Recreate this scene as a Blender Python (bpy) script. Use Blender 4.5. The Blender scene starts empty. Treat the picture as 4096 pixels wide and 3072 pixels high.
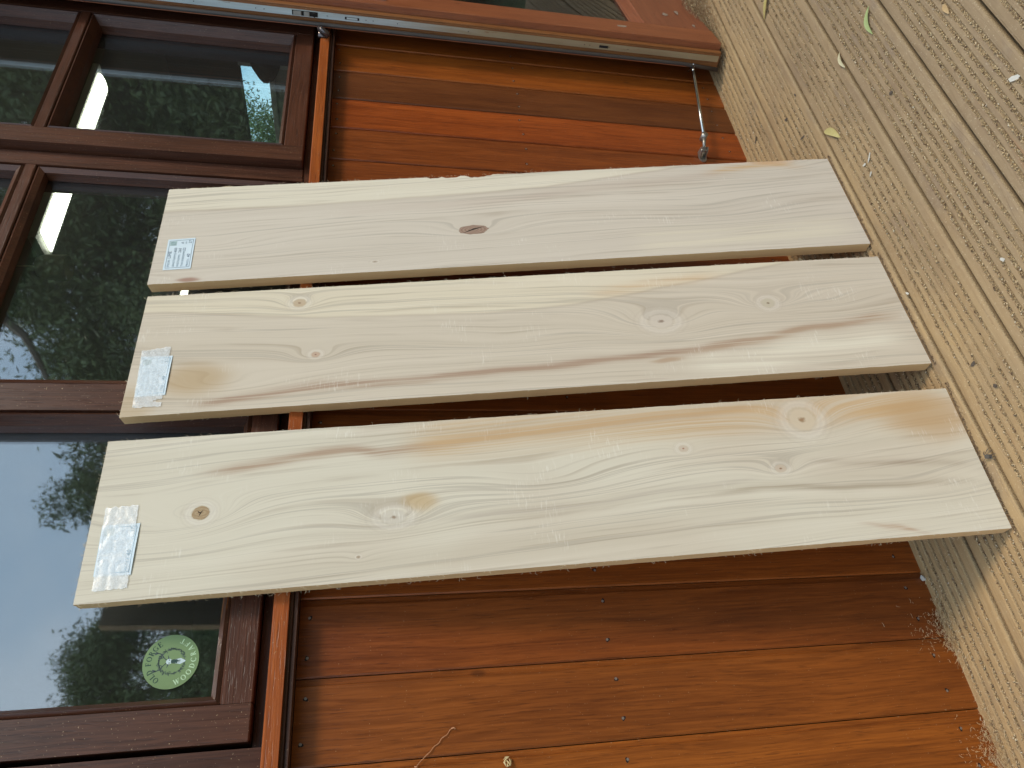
import bpy, bmesh, math, random
import numpy as np
from mathutils import Vector, Matrix
R=math.radians
rnd=random.Random(7); NR=np.random.RandomState(11)
SC=bpy.context.scene; COL=SC.collection

# ------------------------------------------------------------------ camera
cam=bpy.data.cameras.new('camera'); co=bpy.data.objects.new('camera',cam); COL.objects.link(co); SC.camera=co
cp=Vector((-.7957,-1.12,.9894)); yaw,pit,rol=R(33.9983),R(-11.4064),R(.7744)
f=Vector((math.sin(yaw)*math.cos(pit),math.cos(yaw)*math.cos(pit),math.sin(pit)))
r=Vector((math.cos(yaw),-math.sin(yaw),0)); u=r.cross(f)
r,u=r*math.cos(rol)+u*math.sin(rol),u*math.cos(rol)-r*math.sin(rol)
M=Matrix((-u,r,-f)).transposed().to_4x4(); M.translation=cp; co.matrix_world=M
cam.sensor_width=36; cam.sensor_fit='HORIZONTAL'; cam.lens=36*2868.3/4096; cam.clip_start=.05; cam.clip_end=500

# ------------------------------------------------------------------ node helper
class G:
    def __init__(s,nt): s.nt=nt; s.n=nt.nodes; s.l=nt.links
    def new(s,t,**k):
        n=s.n.new(t)
        for a,b in k.items(): setattr(n,a,b)
        return n
    def put(s,sock,v):
        if isinstance(v,bpy.types.NodeSocket): s.l.new(v,sock)
        elif v is not None:
            try: sock.default_value=v
            except Exception: sock.default_value=(*v,1) if len(v)==3 else v
    def m(s,op,a,b=None,c=None,clamp=False):
        n=s.new('ShaderNodeMath',operation=op,use_clamp=clamp); s.put(n.inputs[0],a)
        if b is not None: s.put(n.inputs[1],b)
        if c is not None: s.put(n.inputs[2],c)
        return n.outputs[0]
    def xyz(s,v): n=s.new('ShaderNodeSeparateXYZ'); s.put(n.inputs[0],v); return n.outputs
    def vec(s,x,y,z):
        n=s.new('ShaderNodeCombineXYZ'); s.put(n.inputs[0],x); s.put(n.inputs[1],y); s.put(n.inputs[2],z); return n.outputs[0]
    def noise(s,v,sc=1,det=3,ro=.5,dist=0,col=False):
        n=s.new('ShaderNodeTexNoise'); s.put(n.inputs['Vector'],v); n.inputs['Scale'].default_value=sc
        n.inputs['Detail'].default_value=det; n.inputs['Roughness'].default_value=ro; n.inputs['Distortion'].default_value=dist
        return n.outputs['Color' if col else 'Fac']
    def ramp(s,fac,stops,interp='LINEAR'):
        n=s.new('ShaderNodeValToRGB'); s.put(n.inputs[0],fac); cr=n.color_ramp; cr.interpolation=interp
        while len(cr.elements)>1: cr.elements.remove(cr.elements[-1])
        for i,(p,c) in enumerate(stops):
            e=cr.elements[0] if i==0 else cr.elements.new(p); e.position=p
            e.color=(c,c,c,1) if isinstance(c,(int,float)) else (*c,1)
        return n.outputs[0]
    def smooth(s,x,a,b):
        n=s.new('ShaderNodeMapRange',interpolation_type='SMOOTHSTEP'); s.put(n.inputs[0],x)
        n.inputs[1].default_value=a; n.inputs[2].default_value=b; return n.outputs[0]
    def mix(s,fac,a,b,blend='MIX'):
        n=s.new('ShaderNodeMix',data_type='RGBA',blend_type=blend); s.put(n.inputs[0],fac); s.put(n.inputs[6],a); s.put(n.inputs[7],b); return n.outputs[2]
    def bump(s,h,st=.3,d=.001):
        n=s.new('ShaderNodeBump'); s.put(n.inputs['Height'],h); n.inputs['Strength'].default_value=st; n.inputs['Distance'].default_value=d; return n.outputs[0]
    def obj(s): return s.new('ShaderNodeTexCoord').outputs['Object']

# ------------------------------------------------------------------ sky, sun, exposure
SUN_EL,SUN_AZ=43,30         # azimuth measured from -y towards +x
W=bpy.data.worlds.new('World'); SC.world=W; W.use_nodes=True; g=G(W.node_tree); bgn=W.node_tree.nodes['Background']
sky=g.new('ShaderNodeTexSky',sky_type='NISHITA'); sky.sun_disc=False; sky.sun_elevation=R(SUN_EL); sky.sun_rotation=R(180-SUN_AZ)
sky.air_density=1.0; sky.dust_density=2.0; sky.ozone_density=1.6
gv=g.new('ShaderNodeTexCoord').outputs['Generated']
x,y,z=g.xyz(gv)
zc=g.m('MAXIMUM',g.m('ADD',z,.18),.05)
cv=g.vec(g.m('DIVIDE',x,zc),g.m('DIVIDE',y,zc),0)
cl=g.smooth(g.noise(cv,1.1,6,.55,.3),.32,.60)
skyc=g.mix(g.m('MULTIPLY',cl,.80),g.mix(.72,sky.outputs[0],(12,19,26.5,1)),(21,24,27,1))
g.put(bgn.inputs[0],skyc); bgn.inputs[1].default_value=.068
sl=bpy.data.lights.new('sun','SUN'); sl.energy=1.5; sl.angle=R(13); sl.color=(1,.85,.64)
so=bpy.data.objects.new('sun',sl); COL.objects.link(so)
sd=Vector((math.sin(R(SUN_AZ))*math.cos(R(SUN_EL)),-math.cos(R(SUN_AZ))*math.cos(R(SUN_EL)),math.sin(R(SUN_EL))))
so.rotation_euler=sd.to_track_quat('Z','Y').to_euler(); so.location=(0,-5,8)
SC.view_settings.view_transform='Standard'; SC.view_settings.look='None'; SC.view_settings.gamma=1; SC.view_settings.exposure=.27
SC.view_settings.use_curve_mapping=False
try: SC.cycles.max_bounces=10; SC.cycles.transparent_max_bounces=24
except Exception: pass

# ------------------------------------------------------------------ materials
def mat(name):
    m=bpy.data.materials.new(name); m.use_nodes=True; g=G(m.node_tree); b=m.node_tree.nodes['Principled BSDF']; return m,g,b
def simple(name,col,rough=.5,metal=0,var=.0,sc=40,spec=.5,bump=0):
    m,g,b=mat(name); c=g.obj()
    if var:
        n=g.noise(c,sc,4,.6); g.put(b.inputs['Base Color'],g.mix(n,tuple(v*(1-var) for v in col)+(1,),tuple(min(1,v*(1+var)) for v in col)+(1,)))
    else: b.inputs['Base Color'].default_value=(*col,1)
    if bump: g.put(b.inputs['Normal'],g.bump(g.noise(c,sc*4,4,.6),bump,.001))
    b.inputs['Roughness'].default_value=rough; b.inputs['Metallic'].default_value=metal; b.inputs['Specular IOR Level'].default_value=spec
    return m
def stained(name,axis,dark,light,rough=.38,objcol=False,wear=.0,coarse=1.0,wcol=(.34,.24,.17),wth=.70):
    """stained softwood; grain runs along axis (0,1,2)"""
    m,g,b=mat(name); c=g.obj(); rn=g.new('ShaderNodeObjectInfo'); off=g.m('MULTIPLY',rn.outputs['Random'],37)
    s=list(g.xyz(c)); 
    def gv(a,k):   # a: along frequency, k: across frequency
        o=[g.m('MULTIPLY',s[i],(a if i==axis else k)) for i in range(3)]; o[axis]=g.m('ADD',o[axis],off); return g.vec(*o)
    warp=g.noise(gv(2.2,9),1,2,.5)
    s2=[g.m('ADD',s[i],g.m('MULTIPLY',warp,.03)) if i!=axis else s[i] for i in range(3)]
    fine=g.noise(g.vec(*[g.m('MULTIPLY',s2[i],(7 if i==axis else 330*coarse)) for i in range(3)]),1,3,.6)
    band=g.noise(g.vec(*[g.m('ADD',g.m('MULTIPLY',s2[i],(2.2 if i==axis else 55*coarse)),off) for i in range(3)]),1,3,.55)
    blot=g.noise(gv(2.4,7),1,4,.6)
    pores=g.noise(gv(26,520),1,2,.5)
    t=g.m('ADD',g.m('MULTIPLY',band,.30),g.m('ADD',g.m('MULTIPLY',fine,.52),g.m('MULTIPLY',blot,.38)))
    t=g.smooth(t,.36,.84)
    c1=g.mix(t,(*dark,1),(*light,1))
    if objcol: c1=g.mix(1,c1,rn.outputs['Color'],'MULTIPLY')
    c1=g.mix(g.m('MULTIPLY',g.smooth(pores,.58,.70),.45),c1,tuple(v*.45 for v in dark)+(1,))
    # knots
    vo=g.new('ShaderNodeTexVoronoi',feature='F1'); g.put(vo.inputs['Vector'],gv(4.2,8.5)); vo.inputs['Scale'].default_value=1; vo.inputs['Randomness'].default_value=1
    kn=g.m('SUBTRACT',1,g.smooth(vo.outputs['Distance'],.03,.07)); c1=g.mix(g.m('MULTIPLY',kn,.55),c1,tuple(v*.35 for v in dark)+(1,))
    if wear:
        wn=g.smooth(g.noise(gv(8,60),1,5,.7),wth,wth+.04); c1=g.mix(g.m('MULTIPLY',wn,wear),c1,(*wcol,1))
    # pale dust specks
    sp=g.smooth(g.noise(c,420,1,.5),.735,.76); c1=g.mix(g.m('MULTIPLY',sp,.5),c1,(.55,.40,.24,1))
    g.put(b.inputs['Base Color'],c1)
    g.put(b.inputs['Roughness'],g.m('ADD',rough-.08,g.m('MULTIPLY',fine,.22)))
    h=g.m('ADD',g.m('MULTIPLY',fine,.6),g.m('MULTIPLY',band,.4)); h=g.m('SUBTRACT',h,g.m('MULTIPLY',g.smooth(pores,.58,.7),.6))
    g.put(b.inputs['Normal'],g.bump(h,.35,.0012)); b.inputs['Specular IOR Level'].default_value=.45
    return m
M_CLAD=stained('stained_cladding',2,(.130,.029,.005),(.325,.083,.012),.36,objcol=True)
M_SILL=stained('stained_sill',0,(.20,.042,.009),(.44,.115,.022),.30,coarse=1.6)
M_TRIM=stained('stained_trim',2,(.20,.055,.010),(.44,.135,.025),.34)
M_LIP=stained('dark_lip',0,(.05,.022,.014),(.11,.045,.025),.45)
M_FRV=stained('window_stain_vertical',2,(.040,.0135,.0070),(.118,.042,.021),.36,wear=.25)
M_FRH=stained('window_stain_horizontal',0,(.042,.0135,.0070),(.122,.042,.021),.33,wear=.45,coarse=1.2)
M_BEADW=stained('worn_bead',0,(.045,.014,.010),(.13,.055,.03),.4,wear=.9,coarse=1.6,wcol=(.36,.13,.035),wth=.52)
M_DOORV=stained('door_stain_vertical',2,(.20,.055,.022),(.35,.115,.045),.36)
M_DOORH=stained('door_stain_horizontal',0,(.20,.060,.028),(.33,.115,.055),.40,wear=.3)
M_DEDGE=stained('door_edge_wood',2,(.16,.055,.014),(.29,.11,.03),.5)
M_BLACK=simple('black_rubber',(.02,.019,.018),.45,var=.3)
M_GASK=simple('door_gasket',(.055,.042,.035),.5,var=.3,sc=12)
M_STEEL=simple('bright_steel',(.52,.53,.52),.25,1)
M_DIECAST=simple('grey_diecast',(.36,.34,.30),.42,.85,var=.3)
M_NAIL=simple('nail_head',(.30,.25,.22),.5,.6,var=.4,sc=400)
M_DARKHOLE=simple('dark_hole',(.012,.008,.006),.8)
M_CHROME=simple('dark_bronze',(.10,.08,.075),.15,.6)
M_PAPER=simple('label_paper',(.66,.76,.82),.75,var=.05,sc=60)
M_INK=simple('label_ink',(.12,.20,.27),.7)
M_INKP=simple('label_ink_faded',(.36,.48,.56),.7)
M_INKD=simple('pen_ink',(.03,.07,.13),.6)
M_CREST=simple('label_crest',(.40,.53,.52),.7,var=.2,sc=500)
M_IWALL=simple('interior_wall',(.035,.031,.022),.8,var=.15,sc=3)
M_ICEIL=simple('interior_ceiling',(.20,.19,.145),.85,var=.08,sc=3)
M_IFLOOR=simple('interior_floor',(.06,.045,.03),.8,var=.2,sc=5)
M_WHITEF=simple('white_fitting',(.75,.77,.72),.4)
M_GREYF=simple('grey_frame',(.42,.45,.46),.5)
M_PILE=simple('brown_shavings',(.36,.22,.105),.85,var=.5,sc=160)
M_SHAV=simple('pale_shavings',(.62,.46,.27),.8,var=.3,sc=300)
M_CHIPW=simple('white_wood_chip',(.60,.56,.48),.7,var=.12,sc=300)
M_CHIPD=simple('dark_bark_chip',(.10,.075,.055),.8,var=.4,sc=300)
M_FIB=simple('pale_wood_fibre',(.68,.56,.38),.8)
M_TWINE=simple('tan_twine',(.50,.24,.12),.9)
M_BAG=simple('dark_cloth',(.035,.028,.026),.9,var=.3,sc=20)
def emis(name,col,st):
    m,g,b=mat(name); b.inputs['Base Color'].default_value=(*col,1); b.inputs['Emission Color'].default_value=(*col,1); b.inputs['Emission Strength'].default_value=st; return m
M_TUBE=emis('lit_diffuser',(.98,1,.84),5)
def glass(name,f0,tint=(.93,.95,.93),ripple=.02):
    m=bpy.data.materials.new(name); m.use_nodes=True; g=G(m.node_tree); m.node_tree.nodes.remove(m.node_tree.nodes['Principled BSDF'])
    out=m.node_tree.nodes['Material Output']; lw=g.new('ShaderNodeLayerWeight'); lw.inputs[0].default_value=.5
    fac=g.m('ADD',f0,g.m('MULTIPLY',g.m('POWER',lw.outputs['Facing'],5),1-f0),clamp=True)
    gl=g.new('ShaderNodeBsdfGlossy'); gl.inputs['Roughness'].default_value=.022; gl.inputs['Color'].default_value=(.95,.97,1,1)
    c=g.obj(); g.put(gl.inputs['Normal'],g.bump(g.noise(c,3.5,2,.5),ripple,.02))
    tr=g.new('ShaderNodeBsdfTransparent'); tr.inputs[0].default_value=(*tint,1)
    mx=g.new('ShaderNodeMixShader'); g.put(mx.inputs[0],fac); g.l.new(tr.outputs[0],mx.inputs[1]); g.l.new(gl.outputs[0],mx.inputs[2])
    # water marks and dust on the outside
    sx,sy,sz=g.xyz(c); d=g.noise(g.vec(g.m('MULTIPLY',sx,230),g.m('MULTIPLY',sy,230),g.m('MULTIPLY',sz,90)),1,2,.5)
    big=g.noise(c,9,3,.5)
    df=g.new('ShaderNodeBsdfDiffuse'); df.inputs[0].default_value=(.6,.62,.58,1)
    mk=g.m('ADD',g.m('MULTIPLY',g.smooth(d,.70,.78),g.m('MULTIPLY',g.smooth(big,.45,.7),.22)),.014)
    m2=g.new('ShaderNodeMixShader'); g.put(m2.inputs[0],mk); g.l.new(mx.outputs[0],m2.inputs[1]); g.l.new(df.outputs[0],m2.inputs[2])
    g.l.new(m2.outputs[0],out.inputs[0]); return m
M_GLASS=glass('window_glass',.135)
M_DGLASS=glass('door_glass',.10,(.45,.47,.44))

# ------------------------------------------------------------------ mesh helpers
def mesh_obj(name,V,F,mats,parent=None,fm=None,smooth=False):
    me=bpy.data.meshes.new(name); me.from_pydata([tuple(v) for v in V],[],F)
    for mm in (mats if isinstance(mats,(list,tuple)) else [mats]): me.materials.append(mm)
    if fm is not None: me.polygons.foreach_set('material_index',fm)
    if smooth: me.polygons.foreach_set('use_smooth',[True]*len(me.polygons))
    me.update(); o=bpy.data.objects.new(name,me); COL.objects.link(o)
    if parent: o.parent=parent
    return o
class MB:
    def __init__(s): s.V=[]; s.F=[]; s.fm=[]
    def add(s,V,F,mi=0,T=None):
        n=len(s.V)
        for v in V:
            v=Vector(v); s.V.append(tuple(T@v) if T is not None else tuple(v))
        for q in F: s.F.append(tuple(i+n for i in q)); s.fm.append(mi)
    def box(s,a,b,mi=0,T=None,bev=0):
        x0,y0,z0=a; x1,y1,z1=b
        if bev:
            V=[];e=bev
            for zz,ins in ((z0,e),(z0+e,0),(z1-e,0),(z1,e)):
                V+=[(x0+ins+ (e if 0 else 0),y0+ins,zz),(x1-ins,y0+ins,zz),(x1-ins,y1-ins,zz),(x0+ins,y1-ins,zz)]
            F=[(3,2,1,0),(12,13,14,15)]
            for k in range(3):
                for i in range(4): a_,b_=k*4+i,k*4+(i+1)%4; F.append((a_,b_,b_+4,a_+4))
            s.add(V,F,mi,T); return
        V=[(x0,y0,z0),(x1,y0,z0),(x1,y1,z0),(x0,y1,z0),(x0,y0,z1),(x1,y0,z1),(x1,y1,z1),(x0,y1,z1)]
        s.add(V,[(3,2,1,0),(4,5,6,7),(0,1,5,4),(1,2,6,5),(2,3,7,6),(3,0,4,7)],mi,T)
    def tube(s,P,rad,n=6,mi=0,T=None,cap=True):
        P=[Vector(p) for p in P]; rads=rad if isinstance(rad,(list,tuple)) else [rad]*len(P); V=[];F=[]
        up=None
        for i,p in enumerate(P):
            d=(P[min(i+1,len(P)-1)]-P[max(i-1,0)]).normalized()
            if up is None: up=d.orthogonal().normalized()
            up=(up-d*up.dot(d)); up=up.normalized() if up.length>1e-6 else d.orthogonal().normalized()
            sd_=d.cross(up)
            for k in range(n):
                a=2*math.pi*k/n; V.append(p+(up*math.cos(a)+sd_*math.sin(a))*rads[i])
        for i in range(len(P)-1):
            for k in range(n): a=i*n+k;b=i*n+(k+1)%n; F.append((a,b,b+n,a+n))
        if cap: F.append(tuple(range(n-1,-1,-1))); F.append(tuple((len(P)-1)*n+k for k in range(n)))
        s.add(V,F,mi,T)
    def prism(s,poly,axis,a,b,mi=0,T=None):
        """poly: 2-D outline of the two other axes (cyclic order), extruded along axis from a to b"""
        n=len(poly); V=[]
        for t in (a,b):
            for p,q in poly:
                V.append((t,p,q) if axis==0 else ((p,t,q) if axis==1 else (p,q,t)))
        F=[tuple(range(n-1,-1,-1)),tuple(range(n,2*n))]+[(i,(i+1)%n,(i+1)%n+n,i+n) for i in range(n)]
        s.add(V,F,mi,T)
    def disc(s,c,ex,ey,rx,ry,n=16,mi=0,jit=0,th=0):
        c,ex,ey=Vector(c),Vector(ex),Vector(ey); nrm=ex.cross(ey).normalized(); V=[];F=[]
        rs=[1+rnd.uniform(-jit,jit) for _ in range(n)]
        for k in range(n):
            a=2*math.pi*k/n; V.append(c+ex*math.cos(a)*rx*rs[k]+ey*math.sin(a)*ry*rs[k])
        F.append(tuple(range(n)))
        if th:
            for k in range(n): V.append(V[k]-nrm*th)
            F+= [((k+1)%n,k,k+n,(k+1)%n+n) for k in range(n)]
        s.add(V,F,mi)
    def build(s,name,mats,parent=None,smooth=False):
        return mesh_obj(name,s.V,s.F,mats,parent,s.fm,smooth)
def recalc(o):
    bm=bmesh.new(); bm.from_mesh(o.data); bmesh.ops.recalc_face_normals(bm,faces=bm.faces); bm.to_mesh(o.data); bm.free(); return o
def tag(o,label=None,cat=None,group=None,kind=None):
    for k,v in (('label',label),('category',cat),('group',group),('kind',kind)):
        if v: o[k]=v
    return o
def empty(name,loc=(0,0,0)):
    o=bpy.data.objects.new(name,None); COL.objects.link(o); o.location=loc; o.empty_display_size=.1; return o
def copytree(o,parent=None):
    c=o.copy(); COL.objects.link(c); c.parent=parent
    for ch in list(o.children): copytree(ch,c)
    return c
def bake_parent(o,root):   # keep world coords while root sits elsewhere
    o.parent=root; o.matrix_parent_inverse=root.matrix_world.inverted() if False else Matrix.Translation(-Vector(root.location))

# ------------------------------------------------------------------ ground and deck
def ground():
    m,g,b=mat('rough_grass'); c=g.obj(); n=g.noise(c,1.3,5,.6); n2=g.noise(c,40,3,.6)
    g.put(b.inputs['Base Color'],g.mix(g.m('MULTIPLY',n,n2),(.03,.055,.015,1),(.11,.14,.045,1))); b.inputs['Roughness'].default_value=.9
    mb=MB(); N=24
    V=[(-150+300*i/N,-150+300*j/N,-.42) for j in range(N+1) for i in range(N+1)]
    F=[(j*(N+1)+i,j*(N+1)+i+1,(j+1)*(N+1)+i+1,(j+1)*(N+1)+i) for j in range(N) for i in range(N)]
    mb.add(V,F); tag(mb.build('ground',m),kind='structure')
ground()
def deck_mat():
    m,g,b=mat('ribbed_deck_timber'); c=g.obj(); oi=g.new('ShaderNodeObjectInfo'); off=g.m('MULTIPLY',oi.outputs['Random'],19)
    w=g.new('ShaderNodeNewGeometry').outputs['Position']; wx,wy,wz=g.xyz(w); x,y,z=g.xyz(c); xo=g.m('ADD',x,off)
    warp=g.m('MULTIPLY',g.noise(g.vec(g.m('MULTIPLY',xo,3),g.m('MULTIPLY',y,14),off),1,2,.5),.06)
    yy=g.m('ADD',y,warp)
    fine=g.noise(g.vec(g.m('MULTIPLY',xo,6),g.m('MULTIPLY',yy,420),off),1,3,.6)
    band=g.noise(g.vec(g.m('MULTIPLY',xo,2.5),g.m('MULTIPLY',yy,60),off),1,3,.6)
    blot=g.noise(g.vec(g.m('MULTIPLY',wx,5),g.m('MULTIPLY',wy,7),0),1,5,.6)
    # weathering: browner by the wall (dusted with fine sawdust), greyer out in the open
    dist=g.m('ADD',g.m('MULTIPLY',wy,-1),g.m('ADD',g.m('MULTIPLY',wx,.10),g.m('MULTIPLY',g.m('SUBTRACT',blot,.5),.5)))
    wea=g.smooth(dist,.08,.55)
    tan=g.mix(band,(.345,.213,.098,1),(.54,.365,.18,1)); grey=g.mix(band,(.235,.157,.088,1),(.415,.297,.175,1))
    col=g.mix(wea,tan,grey)
    st=g.smooth(g.noise(g.vec(g.m('MULTIPLY',xo,7),g.m('MULTIPLY',y,16),3.3),1,4,.6),.56,.72); col=g.mix(g.m('MULTIPLY',st,.45),col,(.21,.155,.12,1))
    big=g.smooth(g.noise(g.vec(g.m('MULTIPLY',wx,2.6),g.m('MULTIPLY',wy,6),1.7),1,4,.6),.50,.68); col=g.mix(g.m('MULTIPLY',big,.42),col,(.25,.165,.10,1))
    red=g.smooth(g.noise(g.vec(g.m('MULTIPLY',xo,2.3),g.m('MULTIPLY',y,26),8.1),1,3,.5),.66,.76); col=g.mix(g.m('MULTIPLY',red,.5),col,(.36,.15,.07,1))
    col=g.mix(g.m('MULTIPLY',g.smooth(fine,.55,.72),.38),col,(.15,.10,.065,1))
    # knots in the deck boards
    vo=g.new('ShaderNodeTexVoronoi'); g.put(vo.inputs['Vector'],g.vec(g.m('MULTIPLY',xo,2.2),g.m('MULTIPLY',y,6.5),off)); vo.inputs['Scale'].default_value=1
    kd=vo.outputs['Distance']; kn=g.m('SUBTRACT',1,g.smooth(kd,.035,.075)); rg=g.m('MULTIPLY',g.m('SINE',g.m('MULTIPLY',kd,210)),.5)
    col=g.mix(g.m('MULTIPLY',kn,g.m('ADD',.40,g.m('MULTIPLY',rg,.5))),col,(.13,.08,.05,1))
    # fine dust lying on everything
    du=g.smooth(g.noise(w,55,5,.7),.45,.75); col=g.mix(g.m('MULTIPLY',du,.20),col,(.52,.40,.25,1))
    sp=g.smooth(g.noise(w,330,2,.5),.66,.70); col=g.mix(g.m('MULTIPLY',sp,.5),col,(.70,.58,.40,1))
    # dark tone with paler dust flecks on the groove floor (real hollow below the rib tops)
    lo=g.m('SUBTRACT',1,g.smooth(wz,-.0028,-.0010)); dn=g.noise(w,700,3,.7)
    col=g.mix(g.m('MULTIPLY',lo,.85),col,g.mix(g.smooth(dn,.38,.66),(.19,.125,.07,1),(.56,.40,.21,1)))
    g.put(b.inputs['Base Color'],col); b.inputs['Roughness'].default_value=.82; b.inputs['Specular IOR Level'].default_value=.25
    h=g.m('ADD',g.m('MULTIPLY',fine,.5),g.m('MULTIPLY',g.m('MULTIPLY',lo,dn),1.4)); g.put(b.inputs['Normal'],g.bump(h,.6,.0014))
    return m
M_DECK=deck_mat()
deck=empty('deck'); tag(deck,kind='structure')
GAPS=[.012,-.121,-.248,-.3755,-.506,-.637]
while GAPS[-1]>-2.6: GAPS.append(GAPS[-1]-.131)
GROOVE_Y=[]
def deck_profile(y0,y1):
    """outline (y,z) of a ribbed board lying between y0<y1"""
    w=y1-y0; P=[(y0,-.026),(y0,-.004),(y0+.0015,-.0012),(y0+.005,0)]
    n=6; m0=.0150; pitch=(w-2*m0)/n; gr=[]
    for k in range(n):
        a=y0+m0+pitch*k; hw=pitch*.215; c_=a+pitch*.5
        P+=[(c_-hw-.0008,0),(c_-hw+.0006,-.0030),(c_+hw-.0006,-.0030),(c_+hw+.0008,0)]; gr.append((c_,hw))
    P+=[(y1-.005,0),(y1-.0015,-.0012),(y1,-.004),(y1,-.026)]
    return P,gr
for i in range(len(GAPS)-1):
    y1=GAPS[i]-.003; y0=GAPS[i+1]+.003; P,gr=deck_profile(y0,y1); 
    if y1>-1.2: GROOVE_Y+=gr
    mb=MB(); yc=(y0+y1)/2
    P=[(p-yc,q) for p,q in P]; n=len(P); segs=[-2.6,4.2]
    # top and ends as strips (non-convex outline, so quads along the profile)
    V=[(sx,p,q) for sx in segs for p,q in P]; F=[(k,k+1,k+1+n,k+n) for k in range(n-1)]+[(n-1,0,n,2*n-1)]
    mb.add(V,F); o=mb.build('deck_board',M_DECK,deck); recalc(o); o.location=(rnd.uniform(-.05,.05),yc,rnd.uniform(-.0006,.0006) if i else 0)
jb=MB()
for k in range(15): jb.box((-2.4+k*.45,-2.6,-.18),(-2.355+k*.45,.0,-.028))
jb.build('deck_joist',simple('joist_timber',(.12,.09,.06),.9,var=.3,sc=9),deck)

# ------------------------------------------------------------------ building
bld=empty('timber_workshop',(0,0,0))
tag(bld,'orange stained timber-clad workshop with dark red-brown windows and an open glazed door','building')
P1,P2=.1145,1.018/9
EDG=[1.0358+.1145*k for k in range(7,0,-1)]+[1.0358-.1145*k for k in range(5)]
EDG+=[EDG[-1]-P2*k for k in range(1,10)]
EDG+=[-.44-.1145*k for k in range(1,16)]
ZB,ZT=-.03,1.0835
def plank_mesh():
    me=None; mb=MB()
    # cross-section for unit pitch .1145: flat face, narrow recessed tongue ledge on the left side
    w=.1145; pts=[(.0005,.0180),(.0005,.0022),(.0026,0),(w-.0112,0),(w-.0096,.0005),(w-.0090,.0024),(w-.0008,.0030),(w-.0008,.0180)]
    mb.prism([(p,q) for p,q in pts],2,ZB,ZT); return recalc(mb.build('plank',M_CLAD,bld))
pl0=plank_mesh(); first=True
tints={}
TINT=[(1,1,1),(.80,.72,.8),(1.12,1.08,1),(.86,.9,1),(1.10,1.12,1.05),(.92,.86,.9),(1.05,1.1,1)]
nm=MB(); 
nm.disc((0,-.0006,0),(1,0,0),(0,0,1),.0021,.0021,8,0,.1,.002); nm.V=[(x,y,z) for x,y,z in nm.V]
nm.disc((.0004,-.0002,-.0010),(1,0,0),(0,0,1),.0036,.0028,9,1,.35)
nail0=nm.build('nail',[M_NAIL,M_DARKHOLE],pl0); nailmesh=nail0.data; recalc(nail0); bpy.data.objects.remove(nail0)
for i in range(len(EDG)-1):
    xr,xl=EDG[i],EDG[i+1]
    if i==0: o=pl0
    else: o=pl0.copy(); COL.objects.link(o)
    o.parent=bld; o.location=(xl,0,0); o.scale=((xr-xl)/.1145,1,1)
    t=TINT[rnd.randrange(len(TINT))]
    xc=(xl+xr)/2
    if .8<xc<.9: t=(.56,.64,1.0)         # one board is stained much darker
    elif .9<xc<1.15: t=(1.1,1.12,1)
    elif .69<xc<.8: t=(1.2,.98,.95)
    elif .5<xc<.68: t=(.92,.88,1.05)
    elif -.56<xc<-.44: t=(.88,.86,.9)
    elif -.68<xc<-.56: t=(.92,.98,.9)
    elif -.8<xc<-.68: t=(1.15,1.25,1.0)
    o.color=(*t,1)
    if -1.0<xc<1.3:
        for zz in (.045,.611,1.071):
            for fx in (.27,.77):
                q=bpy.data.objects.new('nail',nailmesh); COL.objects.link(q); q.parent=o
                q.location=((xr-xl)*fx/(o.scale[0])+rnd.uniform(-.003,.003),0,zz+rnd.uniform(-.003,.003)); q.rotation_euler=(0,rnd.uniform(0,6),0)
mb=MB(); mb.box((-2.2,.019,-.2),(1.87,.06,1.118)); mb.box((-2.2,.07,-.35),(1.87,.16,1.1)); mb.build('wall_core',simple('wall_core',(.03,.015,.01),.9),bld)
# sill
mb=MB(); mb.prism([(-.044,1.096),(-.044,1.1155),(-.0415,1.118),(.03,1.124),(.03,1.096)],0,-.72,1.085); recalc(mb.build('window_sill',M_SILL,bld))
mb=MB(); mb.prism([(-.034,1.0845),(-.034,1.0885),(-.031,1.090),(-.034,1.0915),(-.034,1.0958),(.018,1.0958),(.018,1.0845)],0,-.72,1.085); recalc(mb.build('sill_lip',M_LIP,bld))
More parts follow.
